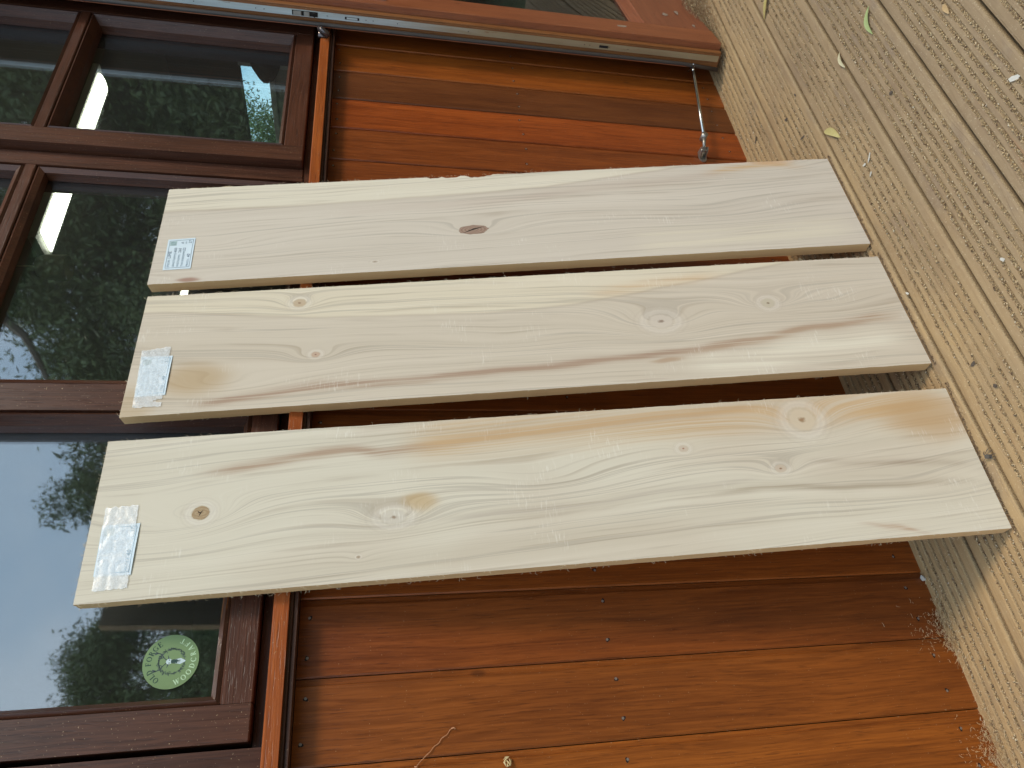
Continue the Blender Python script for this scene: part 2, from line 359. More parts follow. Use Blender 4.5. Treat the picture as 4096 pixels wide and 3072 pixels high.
# outer frame of the window band
mb=MB()
YF,YC,YG=.004,-.018,.030
mb.box((-.70,YF+.004,1.1185),(1.15,.09,1.1365)); recalc(mb.build('window_bottom_frame',M_FRH,bld))
mb=MB(); mb.box((-.70,YF,2.12),(1.15,.09,2.18)); mb.build('window_head_frame',M_FRH,bld)
for xa,xb,nmv in ((-.70,-.6395,0),(-.062,-.058,0),(.507,.536,0),(1.115,1.15,0)):
    mb=MB(); mb.box((xa,YF+ (0 if xb-xa>.01 else .01),1.137),(xb,.09,2.12),bev=.0015); mb.build('window_post',M_FRV,bld)
mb=MB(); mb.box((-.672,-.012,1.1185),(-.642,.003,1.150)); mb.build('frame_block',simple('weathered_end',(.10,.075,.07),.5,var=.4,sc=90),bld)
def bead_ring(mb,x0,x1,z0,z1,yo,yi,wd,mi=(0,0,0,0)):
    """four mitred glazing beads; outer edge at (x0..x1,z0..z1), face slopes back from yo to yi"""
    o=[(x0,z0),(x1,z0),(x1,z1),(x0,z1)]; i=[(x0+wd,z0+wd),(x1-wd,z0+wd),(x1-wd,z1-wd),(x0+wd,z1-wd)]; m_=[(x0+wd*.35,z0+wd*.35),(x1-wd*.35,z0+wd*.35),(x1-wd*.35,z1-wd*.35),(x0+wd*.35,z1-wd*.35)]
    for k in range(4):
        j=(k+1)%4
        A=[(o[k][0],yo+.004,o[k][1]),(o[j][0],yo+.004,o[j][1]),(m_[j][0],yo-.0005,m_[j][1]),(m_[k][0],yo-.0005,m_[k][1]),(i[k][0],yi-.022,i[k][1]),(i[j][0],yi-.022,i[j][1]),(i[k][0],yi,i[k][1]),(i[j][0],yi,i[j][1])]
        mb.add(A,[(0,1,2,3),(3,2,5,4),(4,5,7,6)],mi[k])
def sash(x0,x1,z0,z1,st,stR,bar,yo,par,worn=False,open_=False):
    """one casement: stiles, rails, glazing bars, beads, panes"""
    gx0,gx1=x0+st,x1-stR
    s=MB(); s.box((x0,yo,z0),(gx0-.0015,.05,z1),bev=.0018); s.build('left_stile',M_FRV,par)
    s=MB(); s.box((gx1+.0015,yo,z0),(x1,.05,z1),bev=.0018); s.build('right_stile',M_FRV,par)
    s=MB(); s.box((gx0-.0008,yo+.001,z0),(gx1+.0008,.05,z0+.043),bev=.0018); s.build('bottom_rail',M_FRH,par)
    s=MB(); s.box((gx0-.0008,yo+.001,z1-.045),(gx1+.0008,.05,z1),bev=.0018); s.build('top_rail',M_FRH,par)
    s=MB(); s.box((gx0-.0008,yo+.0012,bar),(gx1+.0008,.05,bar+.022),bev=.002); s.build('glazing_bar',M_FRH,par)
    for za,zb in ((z0+.044,bar-.001),(bar+.023,z1-.046)):
        s=MB(); bead_ring(s,gx0,gx1,za,zb,yo+.002,YG-.001,.015,(1 if worn else 0,2,2,2)); recalc(s.build('glazing_bead',[M_FRH,M_BEADW,M_FRV],par))
        s=MB(); s.box((gx0+.004,YG,za+.004),(gx1-.004,YG+.004,zb-.004)); s.build('glass_pane',M_GLASS,par)
def pwin(name,label,xa):
    o=empty(name,(xa,0,1.12)); o.parent=bld; return o
wl=empty('window'); wl.parent=bld; tag(wl,'left casement with the round green sticker in its corner')
sash(-.6325,-.064,1.138,2.115,.0495,.053,1.668,YC,wl,worn=True)
wm=empty('window'); wm.parent=bld; tag(wm,'middle fixed window behind the boards')
for xa,xb in ((-.0575,-.052),(.497,.5065)):
    s=MB(); s.box((xa,YF,1.137),(xb,.05,2.118)); s.build('jamb',M_FRV,wm)
s=MB(); s.box((-.0515,YF+.001,1.668),(.4965,.05,1.690),bev=.002); s.build('glazing_bar',M_FRH,wm)
for za,zb in ((1.137,1.667),(1.691,2.118)):
    s=MB(); bead_ring(s,-.0515,.4965,za,zb,YF+.002,YG+.004,.015,(0,2,2,2)); recalc(s.build('glazing_bead',[M_FRH,M_BEADW,M_FRV],wm))
    s=MB(); s.box((-.047,YG+.005,za+.004),(.492,YG+.009,zb-.004)); s.build('glass_pane',M_GLASS,wm)
wr=empty('window'); wr.parent=bld; tag(wr,'right casement partly behind the open door')
sash(.541,1.100,1.138,2.115,.0495,.064,1.668,YC,wr)
# trim at the left end of the window band, wall above, roof edge
mb=MB(); mb.box((-.735,-.030,1.1195),(-.678,.002,2.2),bev=.002); mb.build('corner_trim',M_TRIM,bld)
mb=MB(); mb.box((-.676,-.016,1.1195),(-.6405,.003,2.12),bev=.002); mb.build('window_post',M_FRV,bld)
for k in range(14):
    mb=MB(); xa=-.74-.1145*(k+1); mb.box((xa+.001,-.001,1.119),(xa+.1135,.017,2.3)); o=mb.build('plank',M_CLAD,bld); o.color=(1,1,1,1)
for k in range(24):
    mb=MB(); xa=-.8+.1145*k; mb.box((xa+.001,0,2.185),(xa+.1135,.018,2.42)); o=mb.build('plank',M_CLAD,bld); o.color=(1,1,1,1)
for k in range(6):
    mb=MB(); xa=1.152+.1145*k; mb.box((xa+.001,0,1.09),(xa+.1135,.018,2.18)); o=mb.build('plank',M_CLAD,bld); o.color=(.9,.9,.9,1)
mb=MB(); mb.box((-2.4,-.32,2.42),(4.3,.2,2.46)); mb.box((-2.4,-.345,2.38),(4.3,-.322,2.52)); mb.build('roof_eave',M_FRH,bld)
mb=MB(); mb.add([(-2.5,-.36,2.53),(4.4,-.36,2.53),(4.4,2.5,3.2),(-2.5,2.5,3.2),(-2.5,5.4,2.53),(4.4,5.4,2.53)],[(0,1,2,3),(3,2,5,4)]); mb.build('roof',simple('roof_felt',(.09,.09,.09),.9),bld)
# room inside
mb=MB()
mb.box((-2.3,.16,-.06),(4.1,5.1,-.02)); mb.build('room_floor',M_IFLOOR,bld)
mb=MB(); mb.box((-2.3,.10,2.345),(4.1,5.1,2.37)); mb.build('room_ceiling',M_ICEIL,bld)
mb=MB(); mb.box((-2.34,.10,-.05),(-2.3,5.1,2.4)); mb.box((-2.3,5.1,-.05),(4.1,5.14,2.4))
SX=3.9; wy0,wy1,wz0,wz1=1.945,3.2,1.30,1.885
mb.box((SX,.1,-.05),(SX+.08,wy0,2.4)); mb.box((SX,wy1,-.05),(SX+.08,5.1,2.4)); mb.box((SX,wy0,-.05),(SX+.08,wy1,wz0)); mb.box((SX,wy0,wz1),(SX+.08,wy1,2.4))
mb.box((1.96,.06,2.1),(4.1,.10,2.4)); mb.build('room_wall',M_IWALL,bld)
mb=MB(); mb.box((-.70,.092,2.12),(1.2,.1,2.345)); mb.box((1.16,.092,1.1),(1.87,.16,2.345)); mb.box((-2.3,.092,1.1),(-.70,.16,2.345)); mb.build('room_wall',M_IWALL,bld)
sw=empty('window'); sw.parent=bld; tag(sw,'small far window seen through the glass, pale frame')
mb=MB(); mb.box((SX-.02,wy0,1.655),(SX+.05,wy1,1.69)); mb.box((SX-.01,wy0,wz0),(SX+.03,wy0+.03,wz1)); mb.build('window_frame',M_GREYF,sw)
mb=MB(); mb.box((SX+.0,wy0+.03,wz0),(SX+.02,wy1,1.654)); mb.build('lower_panel',simple('frosted_panel',(.28,.30,.30),.6,var=.15,sc=6),sw)
mb=MB(); mb.box((SX+.06,wy0,wz0),(SX+.064,wy1,wz1)); mb.build('glass_pane',glass('far_glass',.04,(.74,.86,.86)),sw)
# strip lights
def striplight(x0,x1,yc,label):
    o=empty('strip_light',((x0+x1)/2,yc,2.30)); tag(o,label,'ceiling light','strip lights on the workshop ceiling')
    a=(x0-x1)/2; b=-a; mb=MB(); mb.box((a-.02,-.075,.014),(b+.02,.075,.044)); mb.build('housing',M_WHITEF,o)
    P=[]; 
    for k in range(9): t=math.pi*k/8; P.append((math.cos(t)*.058,-math.sin(t)*.020+.012))
    mb=MB(); mb.prism([(p,q) for p,q in P],0,a+.03,b-.03); recalc(mb.build('diffuser',M_TUBE,o))
    for s_,e in ((a+.022,a+.029),(b-.029,b-.022)):
        mb=MB(); mb.box((s_,-.062,.013),(e,.062,.0138)); recalc(mb.build('end_cap',M_WHITEF,o))
striplight(1.50,2.66,1.315,'lit white strip light nearest the windows, seen through the right and middle panes')
striplight(2.25,3.45,3.18,'lit white strip light farther back, glimpsed between two boards')
mb=MB(); prof=[(.0,.0),(.035,-.002),(.045,-.03),(.047,-.10),(.044,-.102),(.04,-.03)]
V=[];F=[];n=16
for pr,pz in prof:
    for k in range(n): a=2*math.pi*k/n; V.append((pr*math.cos(a),pr*math.sin(a),pz))
for j in range(len(prof)-1):
    for k in range(n): F.append((j*n+k,j*n+(k+1)%n,(j+1)*n+(k+1)%n,(j+1)*n+k))
mb.add(V,F); mb.tube([(0,0,0),(0,0,.185)],.003,5)
o=mb.build('hanging_lantern',simple('tan_card',(.80,.68,.45),.7,var=.1),smooth=True); o.location=(1.135,1.03,2.155); tag(o,'small tan tube lantern hanging inside behind the middle pane','lantern')
# dark bag hanging before the far window
bm=bmesh.new(); bmesh.ops.create_icosphere(bm,subdivisions=3,radius=1)
for v in bm.verts:
    n_=math.sin(v.co.x*5+v.co.z*3)*.07+math.sin(v.co.y*7)*.05; v.co*=1+n_; v.co.x*=.10; v.co.y*=.19; v.co.z*=.088
me=bpy.data.meshes.new('cloth_bundle'); bm.to_mesh(me); bm.free(); me.materials.append(M_BAG); o=bpy.data.objects.new('cloth_bundle',me); COL.objects.link(o); o.location=(3.5,1.63,1.642)
tag(o,'dark rounded cloth bundle indoors in front of the far window','cloth')

# ------------------------------------------------------------------ open door
az=R(10.2); DE=Vector((math.cos(az),math.sin(az),0)); DN=Vector((-math.sin(az),math.cos(az),0)); D0=Vector((1.057,-.109,.02))
DT=Matrix((DE,DN,Vector((0,0,1)))).transposed().to_4x4(); DT.translation=D0
door=empty('door'); door.parent=bld; tag(door,'red-brown glazed door standing open against the cladding, lock strip on its edge')
DW,DH=.80,2.06
def dpart(mb,name,mats,sm=False):
    o=mb.build(name,mats,door,sm); o.matrix_local=DT; recalc(o); return o
mb=MB(); mb.prism([(.0,.0015),(.0015,0),(.093,0),(.095,.002),(.095,.062),(.001,.062),(.0005,.018)],2,.0,DH); dpart(mb,'left_stile',M_DOORV)
mb=MB(); mb.box((DW-.095,0,0),(DW,.062,DH),bev=.0015); dpart(mb,'right_stile',M_DOORV)
mb=MB(); mb.box((.0965,.001,0),(DW-.0965,.061,.205),bev=.0015); dpart(mb,'bottom_rail',M_DOORH)
mb=MB(); mb.box((.0965,.001,DH-.1),(DW-.0965,.061,DH),bev=.0015); dpart(mb,'top_rail',M_DOORH)
# edge moulding: hollow, ridge, flat for the lock strip, rebate lip
mb=MB(); mb.prism([(-.0005,.018),(-.012,.0175),(-.0175,.0185),(-.0195,.0205),(-.0185,.0225),(-.020,.0245),(-.020,.0575),(-.0005,.0575)],2,.0,DH); dpart(mb,'rebated_edge',M_DEDGE)
mb=MB(); mb.box((-.034,.058,.004),(-.0005,.0605,DH)); dpart(mb,'overlap_lip',M_DOORV)
mb=MB()
P=[(-.0295,.0555,.0+.02*k*DH/2.06*5.0) for k in range(0,21)]; P=[(-.0295+ (0.0 if k else -.004),.0555+(.004 if k==0 else 0),.002+k*DH/20) for k in range(21)]
mb.tube(P,.0058,8); dpart(mb,'gasket',M_GASK,True)
def strip_mat():
    m,g,b=mat('lock_strip_metal'); c=g.obj(); x,y,z=g.xyz(c)
    n=g.noise(g.vec(g.m('MULTIPLY',x,90),g.m('MULTIPLY',y,90),g.m('MULTIPLY',z,8)),1,4,.6)
    t=g.smooth(g.m('ADD',z,g.m('MULTIPLY',n,.25)),.75,1.15)
    col=g.mix(t,g.mix(n,(.36,.27,.15,1),(.52,.43,.27,1)),g.mix(n,(.42,.46,.44,1),(.68,.74,.74,1)))
    rust=g.smooth(g.noise(g.vec(g.m('MULTIPLY',x,160),g.m('MULTIPLY',y,160),g.m('MULTIPLY',z,22)),1,4,.7),.62,.70); col=g.mix(g.m('MULTIPLY',rust,.6),col,(.30,.14,.05,1))
    g.put(b.inputs['Base Color'],col); b.inputs['Metallic'].default_value=.55; g.put(b.inputs['Roughness'],g.m('ADD',.32,g.m('MULTIPLY',n,.25))); return m
M_STRIP=strip_mat()
mb=MB(); mb.box((-.0225,.0275,.004),(-.0202,.0430,2.04),bev=.0006); dpart(mb,'lock_strip',M_STRIP)
mb=MB(); mb.box((-.0238,.0282,.040),(-.0226,.0424,.098)); mb.box((-.0246,.031,.058),(-.0239,.0395,.068)); mb.box((-.0246,.031,.074),(-.0239,.0395,.084)); dpart(mb,'strip_end_plate',M_STRIP)
def dpt(px,py):   # where a pixel of the strip lies along the door height
    return None
for zz in (.33,.385,.40,.275,.72,.905,.967,.985,1.082,1.235,1.255,1.40,1.52):
    mb=MB(); mb.disc((-.0229,.0352,zz),(0,1,0),(0,0,1),.0033,.0033,12,0,0,.0007); mb.disc((-.02295,.0352,zz),(0,1,0),(0,0,1),.0013,.0013,6,1); dpart(mb,'screw',[M_STRIP,M_DARKHOLE])
for zz,h in ((1.02,.018),(.345,.013)):
    mb=MB(); mb.box((-.0229,.0322,zz-h),(-.02262,.0388,zz+h),0); mb.box((-.0233,.0332,zz-h*.75),(-.02295,.0378,zz+h*.75),1 if zz>.5 else 0); dpart(mb,'latch_slot',[M_DARKHOLE,M_STRIP])
mb=MB(); mb.box((-.0229,.0295,1.105),(-.02262,.0412,1.168),0); mb.box((-.0262,.0305,1.145),(-.023,.0405,1.165),1,bev=.001); mb.box((-.0262,.0305,1.125),(-.023,.0405,1.139),1,bev=.001); mb.disc((-.0265,.0355,1.113),(0,1,0),(0,0,1),.005,.006,6,0,0,.003); dpart(mb,'lock_bolt',[M_DARKHOLE,M_DIECAST])
mb=MB()
for k in range(4): pass
s0,s1,t0,t1=.095,DW-.095,.205,DH-.1; o_=[(s0,t0),(s1,t0),(s1,t1),(s0,t1)]
for (k,wd) in ((0,.02),):
    i_=[(s0+.006,t0+.022),(s1-.006,t0+.022),(s1-.006,t1-.02),(s0+.006,t1-.02)]
    for a in range(4):
        b_=(a+1)%4; A=[(o_[a][0],.003,o_[a][1]),(o_[b_][0],.003,o_[b_][1]),(i_[b_][0],.016,i_[b_][1]),(i_[a][0],.016,i_[a][1]),(i_[b_][0],.024,i_[b_][1]),(i_[a][0],.024,i_[a][1])]
        mb.add(A,[(0,1,2,3),(3,2,4,5)])
dpart(mb,'glazing_bead',M_DOORH)
mb=MB(); mb.box((s0+.002,.024,t0+.002),(s1-.002,.030,t1-.002)); dpart(mb,'glass_pane',M_DGLASS)
mb=MB(); mb.box((.030,-.004,.935),(.070,-.0003,1.16),bev=.001); mb.box((.043,-.045,1.06),(.057,-.0045,1.074)); mb.box((.043,-.052,1.055),(.17,-.040,1.079),bev=.003); dpart(mb,'handle',M_DIECAST)
for zz in (.25,1.0,1.8):
    mb=MB(); mb.tube([(DW+.006,.055,zz),(DW+.006,.055,zz+.09)],.006,8); dpart(mb,'hinge',M_DIECAST)
# small patches of filler on the door face
mb=MB()
for (sx,sz,rx,rz) in ((.048,.285,.006,.016),(.22,.07,.016,.006),(.19,.115,.012,.008),(.12,.045,.010,.004)):
    mb.disc((sx,-.0004,sz),(1,0,0),(0,0,1),rx,rz,14,0,.3,.0006)
dpart(mb,'paint_chip',simple('grey_filler',(.30,.22,.16),.7,var=.25,sc=200))
# door jamb and opening beyond the hinge
mb=MB(); mb.box((1.872,-.006,-.02),(1.94,.10,2.18),bev=.002); mb.box((2.9,-.006,-.02),(2.97,.10,2.18),bev=.002); mb.build('door_frame',M_DOORV,bld)
mb=MB(); mb.box((1.94,-.004,2.09),(2.9,.10,2.18)); mb.build('door_head',M_DOORH,bld)
for k in range(11):
    mb=MB(); xa=2.972+.1145*k; mb.box((xa+.001,0,-.03),(xa+.1135,.018,2.4)); o=mb.build('plank',M_CLAD,bld); o.color=(1,1,1,1)

# cabin hook holding the door
hk=empty('door_stay',(.688,0,.137)); tag(hk,'chrome door stay with grey wall bracket holding the open door, low on the cladding','door stay')
def hp(x,y,z): return (x-.688,y,z-.137)
mb=MB(); mb.disc(hp(.690,-.0035,.131),(1,0,0),(0,0,1),.021,.011,18,0,0,.003); recalc(mb.build('wall_plate',M_DIECAST,hk))
mb=MB(); T=Matrix.Translation(hp(.692,-.004,.133))
for dz in (-.0085,.0055): mb.prism([(-.012,0),(.012,0),(.007,-.022),(.001,-.028),(-.006,-.022)],2,dz,dz+.003,0,T)
recalc(mb.build('bracket_ears',M_DIECAST,hk))
mb=MB(); mb.tube([hp(.690,-.022,.124),hp(.690,-.022,.143)],.0035,8); mb.tube([hp(.692,-.022,.1325),hp(.705,-.032,.134),hp(.716,-.038,.134)],[.0055,.0045,.006],8); mb.tube([hp(.722,-.050,.134),hp(.722,-.030,.134)],.0085,12); recalc(mb.build('swivel_joint',M_DIECAST,hk,True))
mb=MB(); mb.tube([hp(.724,-.041,.1335),hp(.85,-.048,.118),hp(.965,-.056,.1045),hp(.990,-.058,.1015)],.0042,10); mb.tube([hp(.990,-.058,.1015),hp(1.003,-.057,.099),hp(1.012,-.052,.100),hp(1.018,-.040,.104)],[.0042,.004,.0035,.0028],10); recalc(mb.build('rod',M_STEEL,hk,True))
mb=MB(); mb.tube([hp(1.030,-.051,.098),hp(1.016,-.052,.097),hp(1.012,-.058,.093),hp(1.016,-.064,.097),hp(1.020,-.058,.101)],.0022,6); recalc(mb.build('eye',M_STEEL,hk,True))
# window catch on the sill by the door
ct=MB(); ct.tube([(1.015,-.047,1.122),(1.0,-.060,1.120),(.985,-.064,1.112),(.982,-.058,1.100),(.990,-.05,1.094)],[.006,.007,.0075,.0065,.004],10); ct.box((.985,-.0495,1.100),(1.035,-.0442,1.124),bev=.001)
o=recalc(ct.build('window_catch',M_CHROME,None,True)); tag(o,'small dark curved metal catch on the sill end beside the open door','catch')

# ------------------------------------------------------------------ lime boards
def lime_mat(name,seed,slope,bumps,sap,sapside,streaks,stains,pits,base=((.60,.52,.40),(.70,.62,.49)),heart=((.53,.44,.34),(.62,.53,.42)),flow=.0055,sag=1.0):
    m,g,b=mat(name); c=g.obj(); v,yy,uu=g.xyz(c)
    u1=g.m('DIVIDE',uu,1.4); un=g.m('MULTIPLY',uu,1.0)
    lf=g.noise(g.vec(g.m('MULTIPLY',uu,2.2),g.m('MULTIPLY',v,5),seed),1,2,.5)
    mf=g.noise(g.vec(g.m('MULTIPLY',uu,9),g.m('MULTIPLY',v,26),seed+3),1,2,.5)
    h=g.m('ADD',v,g.m('ADD',g.m('MULTIPLY',uu,slope),g.m('ADD',g.m('MULTIPLY',lf,flow*4),g.m('MULTIPLY',mf,.0028))))
    kn=None; kcol=[]
    for (ku,kv,ru,rv,amp) in bumps:
        du=g.m('DIVIDE',g.m('SUBTRACT',uu,ku),ru); dv=g.m('DIVIDE',g.m('SUBTRACT',v,kv),rv)
        r2=g.m('ADD',g.m('MULTIPLY',du,du),g.m('MULTIPLY',dv,dv))
        h=g.m('ADD',h,g.m('MULTIPLY',g.m('POWER',g.m('ADD',1,r2),-1.4),amp))
    ys=g.m('MULTIPLY',yy,1.0)
    def gn(kx,ku,o,d=3,ro=.55): return g.noise(g.vec(g.m('MULTIPLY',h,kx),g.m('MULTIPLY',uu,ku),g.m('ADD',g.m('MULTIPLY',yy,kx*.6),seed+o)),1,d,ro)
    band=gn(44,.6,1); mid=gn(115,.9,5,2); fine=gn(420,1.6,9,2,.6); 
    fibre=g.noise(g.vec(g.m('MULTIPLY',v,1500),g.m('MULTIPLY',uu,26),g.m('MULTIPLY',yy,900)),1,2,.6)
    t=g.m('ADD',g.m('MULTIPLY',band,.62),g.m('MULTIPLY',mid,.38)); t=g.m('ADD',.22,g.m('MULTIPLY',g.smooth(t,.34,.66),.55))
    C_s=g.mix(t,(*base[0],1),(*base[1],1)); C_h=g.mix(t,(*heart[0],1),(*heart[1],1))
    # boundary between pale sapwood and greyer heart
    if sap:
        bd=g.ramp(u1,[(max(0,min(1,a/1.4)),q/.26) for a,q in sap]); d=g.m('SUBTRACT',g.m('ADD',v,g.m('MULTIPLY',g.m('SUBTRACT',mf,.5),.008)),g.m('MULTIPLY',bd,.26))
        if sapside<0: d=g.m('MULTIPLY',d,-1)
        msk=g.smooth(d,-.002,.003)
        # creamy line right at the edge of the sapwood
        col=g.mix(msk,C_h,C_s); ln=g.m('POWER',2.718,g.m('MULTIPLY',g.m('MULTIPLY',d,d),-90000)); col=g.mix(g.m('MULTIPLY',ln,.35),col,(.42,.33,.24,1))
    else:
        col=g.mix(g.smooth(lf,.40,.62),C_s,C_h)
    # growth-ring lines: thin, one-sided, irregularly spaced
    wv=g.noise(g.vec(g.m('MULTIPLY',h,26),g.m('MULTIPLY',uu,.7),seed+21),1,2,.5)
    fr=g.m('FRACT',g.m('ADD',g.m('MULTIPLY',h,78),g.m('MULTIPLY',wv,6)))
    rl=g.m('MULTIPLY',g.smooth(fr,.62,.93),g.m('SUBTRACT',1,g.smooth(fr,.93,.99)))
    rl=g.m('MULTIPLY',rl,g.smooth(g.noise(g.vec(g.m('MULTIPLY',h,40),g.m('MULTIPLY',uu,3.5),seed+31),1,3,.6),.40,.66))
    col=g.mix(g.m('MULTIPLY',rl,.42),col,(.32,.24,.16,1))
    wl=g.smooth(mid,.56,.63); wl=g.m('MULTIPLY',wl,g.m('SUBTRACT',1,g.smooth(mid,.63,.66)))
    col=g.mix(g.m('MULTIPLY',wl,.40),col,(.33,.28,.22,1))
    fl=g.smooth(fine,.57,.70); col=g.mix(g.m('MULTIPLY',fl,.18),col,(.36,.29,.22,1))
    pf=g.smooth(fine,.30,.42); col=g.mix(g.m('MULTIPLY',g.m('SUBTRACT',1,pf),.10),col,(.86,.81,.72,1))
    for (pts,wd,cc,st) in streaks:
        bd=g.ramp(u1,[(max(0,min(1,a/1.4)),q/.26) for a,q in pts],'EASE'); d=g.m('DIVIDE',g.m('SUBTRACT',g.m('ADD',v,g.m('MULTIPLY',g.m('SUBTRACT',mf,.5),.012)),g.m('MULTIPLY',bd,.26)),wd)
        e=g.m('POWER',2.718,g.m('MULTIPLY',g.m('MULTIPLY',d,d),-1)); ua,ub=min(p[0] for p in pts),max(p[0] for p in pts)
        e=g.m('MULTIPLY',e,g.m('MULTIPLY',g.smooth(uu,ua-.01,ua+.08),g.m('SUBTRACT',1,g.smooth(uu,ub-.08,ub+.01))))
        e=g.m('MULTIPLY',e,g.m('ADD',.35,g.m('MULTIPLY',g.smooth(g.m('ADD',g.m('MULTIPLY',mid,.6),g.m('MULTIPLY',fine,.4)),.38,.62),.9)))
        col=g.mix(g.m('MULTIPLY',e,st,clamp=True),col,(*cc,1))
    for (su,sv,ru,rv,cc,st) in stains:
        du=g.m('DIVIDE',g.m('SUBTRACT',uu,su),ru); dv=g.m('DIVIDE',g.m('SUBTRACT',g.m('ADD',v,g.m('MULTIPLY',g.m('SUBTRACT',mf,.5),.02)),sv),rv)
        r2=g.m('ADD',g.m('MULTIPLY',du,du),g.m('MULTIPLY',dv,dv)); e=g.m('MULTIPLY',g.m('POWER',2.718,g.m('MULTIPLY',g.m('MULTIPLY',r2,r2),-1)),g.m('ADD',.45,g.m('MULTIPLY',band,.8)))
        col=g.mix(g.m('MULTIPLY',e,st,clamp=True),col,(*cc,1))
    # knot rims, cores and checks
    rimh=None
    for (ku,kv,ru,rv,core,rim,dark) in pits:
        wob=g.m('MULTIPLY',g.m('SUBTRACT',g.noise(c,160,2,.5),.5),.35)
        du=g.m('DIVIDE',g.m('SUBTRACT',uu,ku),ru); dv=g.m('DIVIDE',g.m('SUBTRACT',v,kv),rv)
        rr=g.m('ADD',g.m('SQRT',g.m('ADD',g.m('MULTIPLY',du,du),g.m('MULTIPLY',dv,dv))),wob)
        if rim: 
            ring=g.m('MULTIPLY',g.smooth(rr,.9,1.15),g.m('SUBTRACT',1,g.smooth(rr,1.2,1.9))); col=g.mix(g.m('MULTIPLY',ring,.28),col,(.80,.74,.66,1))
            rings=g.m('MULTIPLY',g.m('ADD',g.m('MULTIPLY',g.m('SINE',g.m('MULTIPLY',rr,17)),.5),.5),g.m('SUBTRACT',1,g.smooth(rr,1.6,2.6))); col=g.mix(g.m('MULTIPLY',rings,.15),col,(.40,.31,.24,1))
        ins=g.m('SUBTRACT',1,g.smooth(rr,.72,.95)); col=g.mix(g.m('MULTIPLY',ins,.8),col,(*core,1))
        eye=g.m('SUBTRACT',1,g.smooth(rr,.06,.30)); col=g.mix(g.m('MULTIPLY',eye,.85),col,(*dark,1))
    chat=g.noise(g.vec(g.m('MULTIPLY',v,55),g.m('MULTIPLY',uu,420),seed),1,2,.5); cw=g.smooth(g.noise(g.vec(g.m('MULTIPLY',v,14),g.m('MULTIPLY',uu,9),seed+7),1,2,.5),.58,.72)
    col=g.mix(g.m('MULTIPLY',g.m('MULTIPLY',g.smooth(chat,.55,.7),cw),.35),col,(.86,.83,.76,1))
    col=g.mix(g.m('MULTIPLY',g.smooth(fibre,.6,.75),.12),col,(.45,.38,.30,1))
    g.put(b.inputs['Base Color'],col); b.inputs['Roughness'].default_value=.62; b.inputs['Specular IOR Level'].default_value=.3
    hh=g.m('ADD',g.m('MULTIPLY',fibre,.35),g.m('ADD',g.m('MULTIPLY',fine,.35),g.m('MULTIPLY',g.m('MULTIPLY',chat,cw),.9)))
    g.put(b.inputs['Normal'],g.bump(hh,.28,.0008)); return m
def edge_mat():
    m,g,b=mat('sawn_edge'); c=g.obj(); v,yy,uu=g.xyz(c)
    n=g.noise(g.vec(g.m('MULTIPLY',yy,300),g.m('MULTIPLY',v,300),g.m('MULTIPLY',uu,6)),1,3,.6); n2=g.noise(g.vec(g.m('MULTIPLY',yy,20),g.m('MULTIPLY',v,20),g.m('MULTIPLY',uu,5)),1,3,.6); sw=g.noise(g.vec(g.m('MULTIPLY',yy,60),0,g.m('MULTIPLY',uu,900)),1,1,.5)
    col=g.mix(n,(.56,.35,.15,1),(.74,.50,.25,1)); col=g.mix(g.m('MULTIPLY',g.smooth(n2,.5,.75),.35),col,(.28,.17,.09,1))
    g.put(b.inputs['Base Color'],col); b.inputs['Roughness'].default_value=.8; g.put(b.inputs['Normal'],g.bump(g.m('ADD',n,g.m('MULTIPLY',sw,.7)),.4,.0008)); return m
M_SAWN=edge_mat()
RB=(.38,.24,.16); OR=(.57,.38,.20); PK=(.47,.36,.29); DK=(.16,.10,.06)
MA=lime_mat('lime_face_a',3.1,.030,[(.790,.0966,.10,.030,.045),(.14,.262,.09,.035,.05),(1.30,.09,.14,.03,.03),(.30,.12,.20,.05,.03),(1.33,.005,.05,.015,.02),(.985,.0254,.012,.006,.008)],
 [(0,.30),(.332,.2533),(.63,.2104),(.862,.198),(1.087,.191),(1.4,.19)],1,
 [([(.05,.232),(.14,.247),(.227,.238),(.30,.225)],.009,OR,.85),([(.2,.225),(.45,.205),(.8,.172),(1.1,.168)],.012,PK,.35),([(.0,.05),(.3,.04),(.5,.035)],.03,(.74,.66,.50),.6)],
 [(1.331,.0062,.022,.006,(.30,.14,.09),.9),(.13,.255,.05,.012,(.60,.34,.15),.7)],
 [(.985,.0254,.006,.003,(.45,.36,.27),True,(.12,.09,.07))],base=((.67,.60,.475),(.76,.69,.56)),heart=((.575,.50,.41),(.67,.595,.50)))
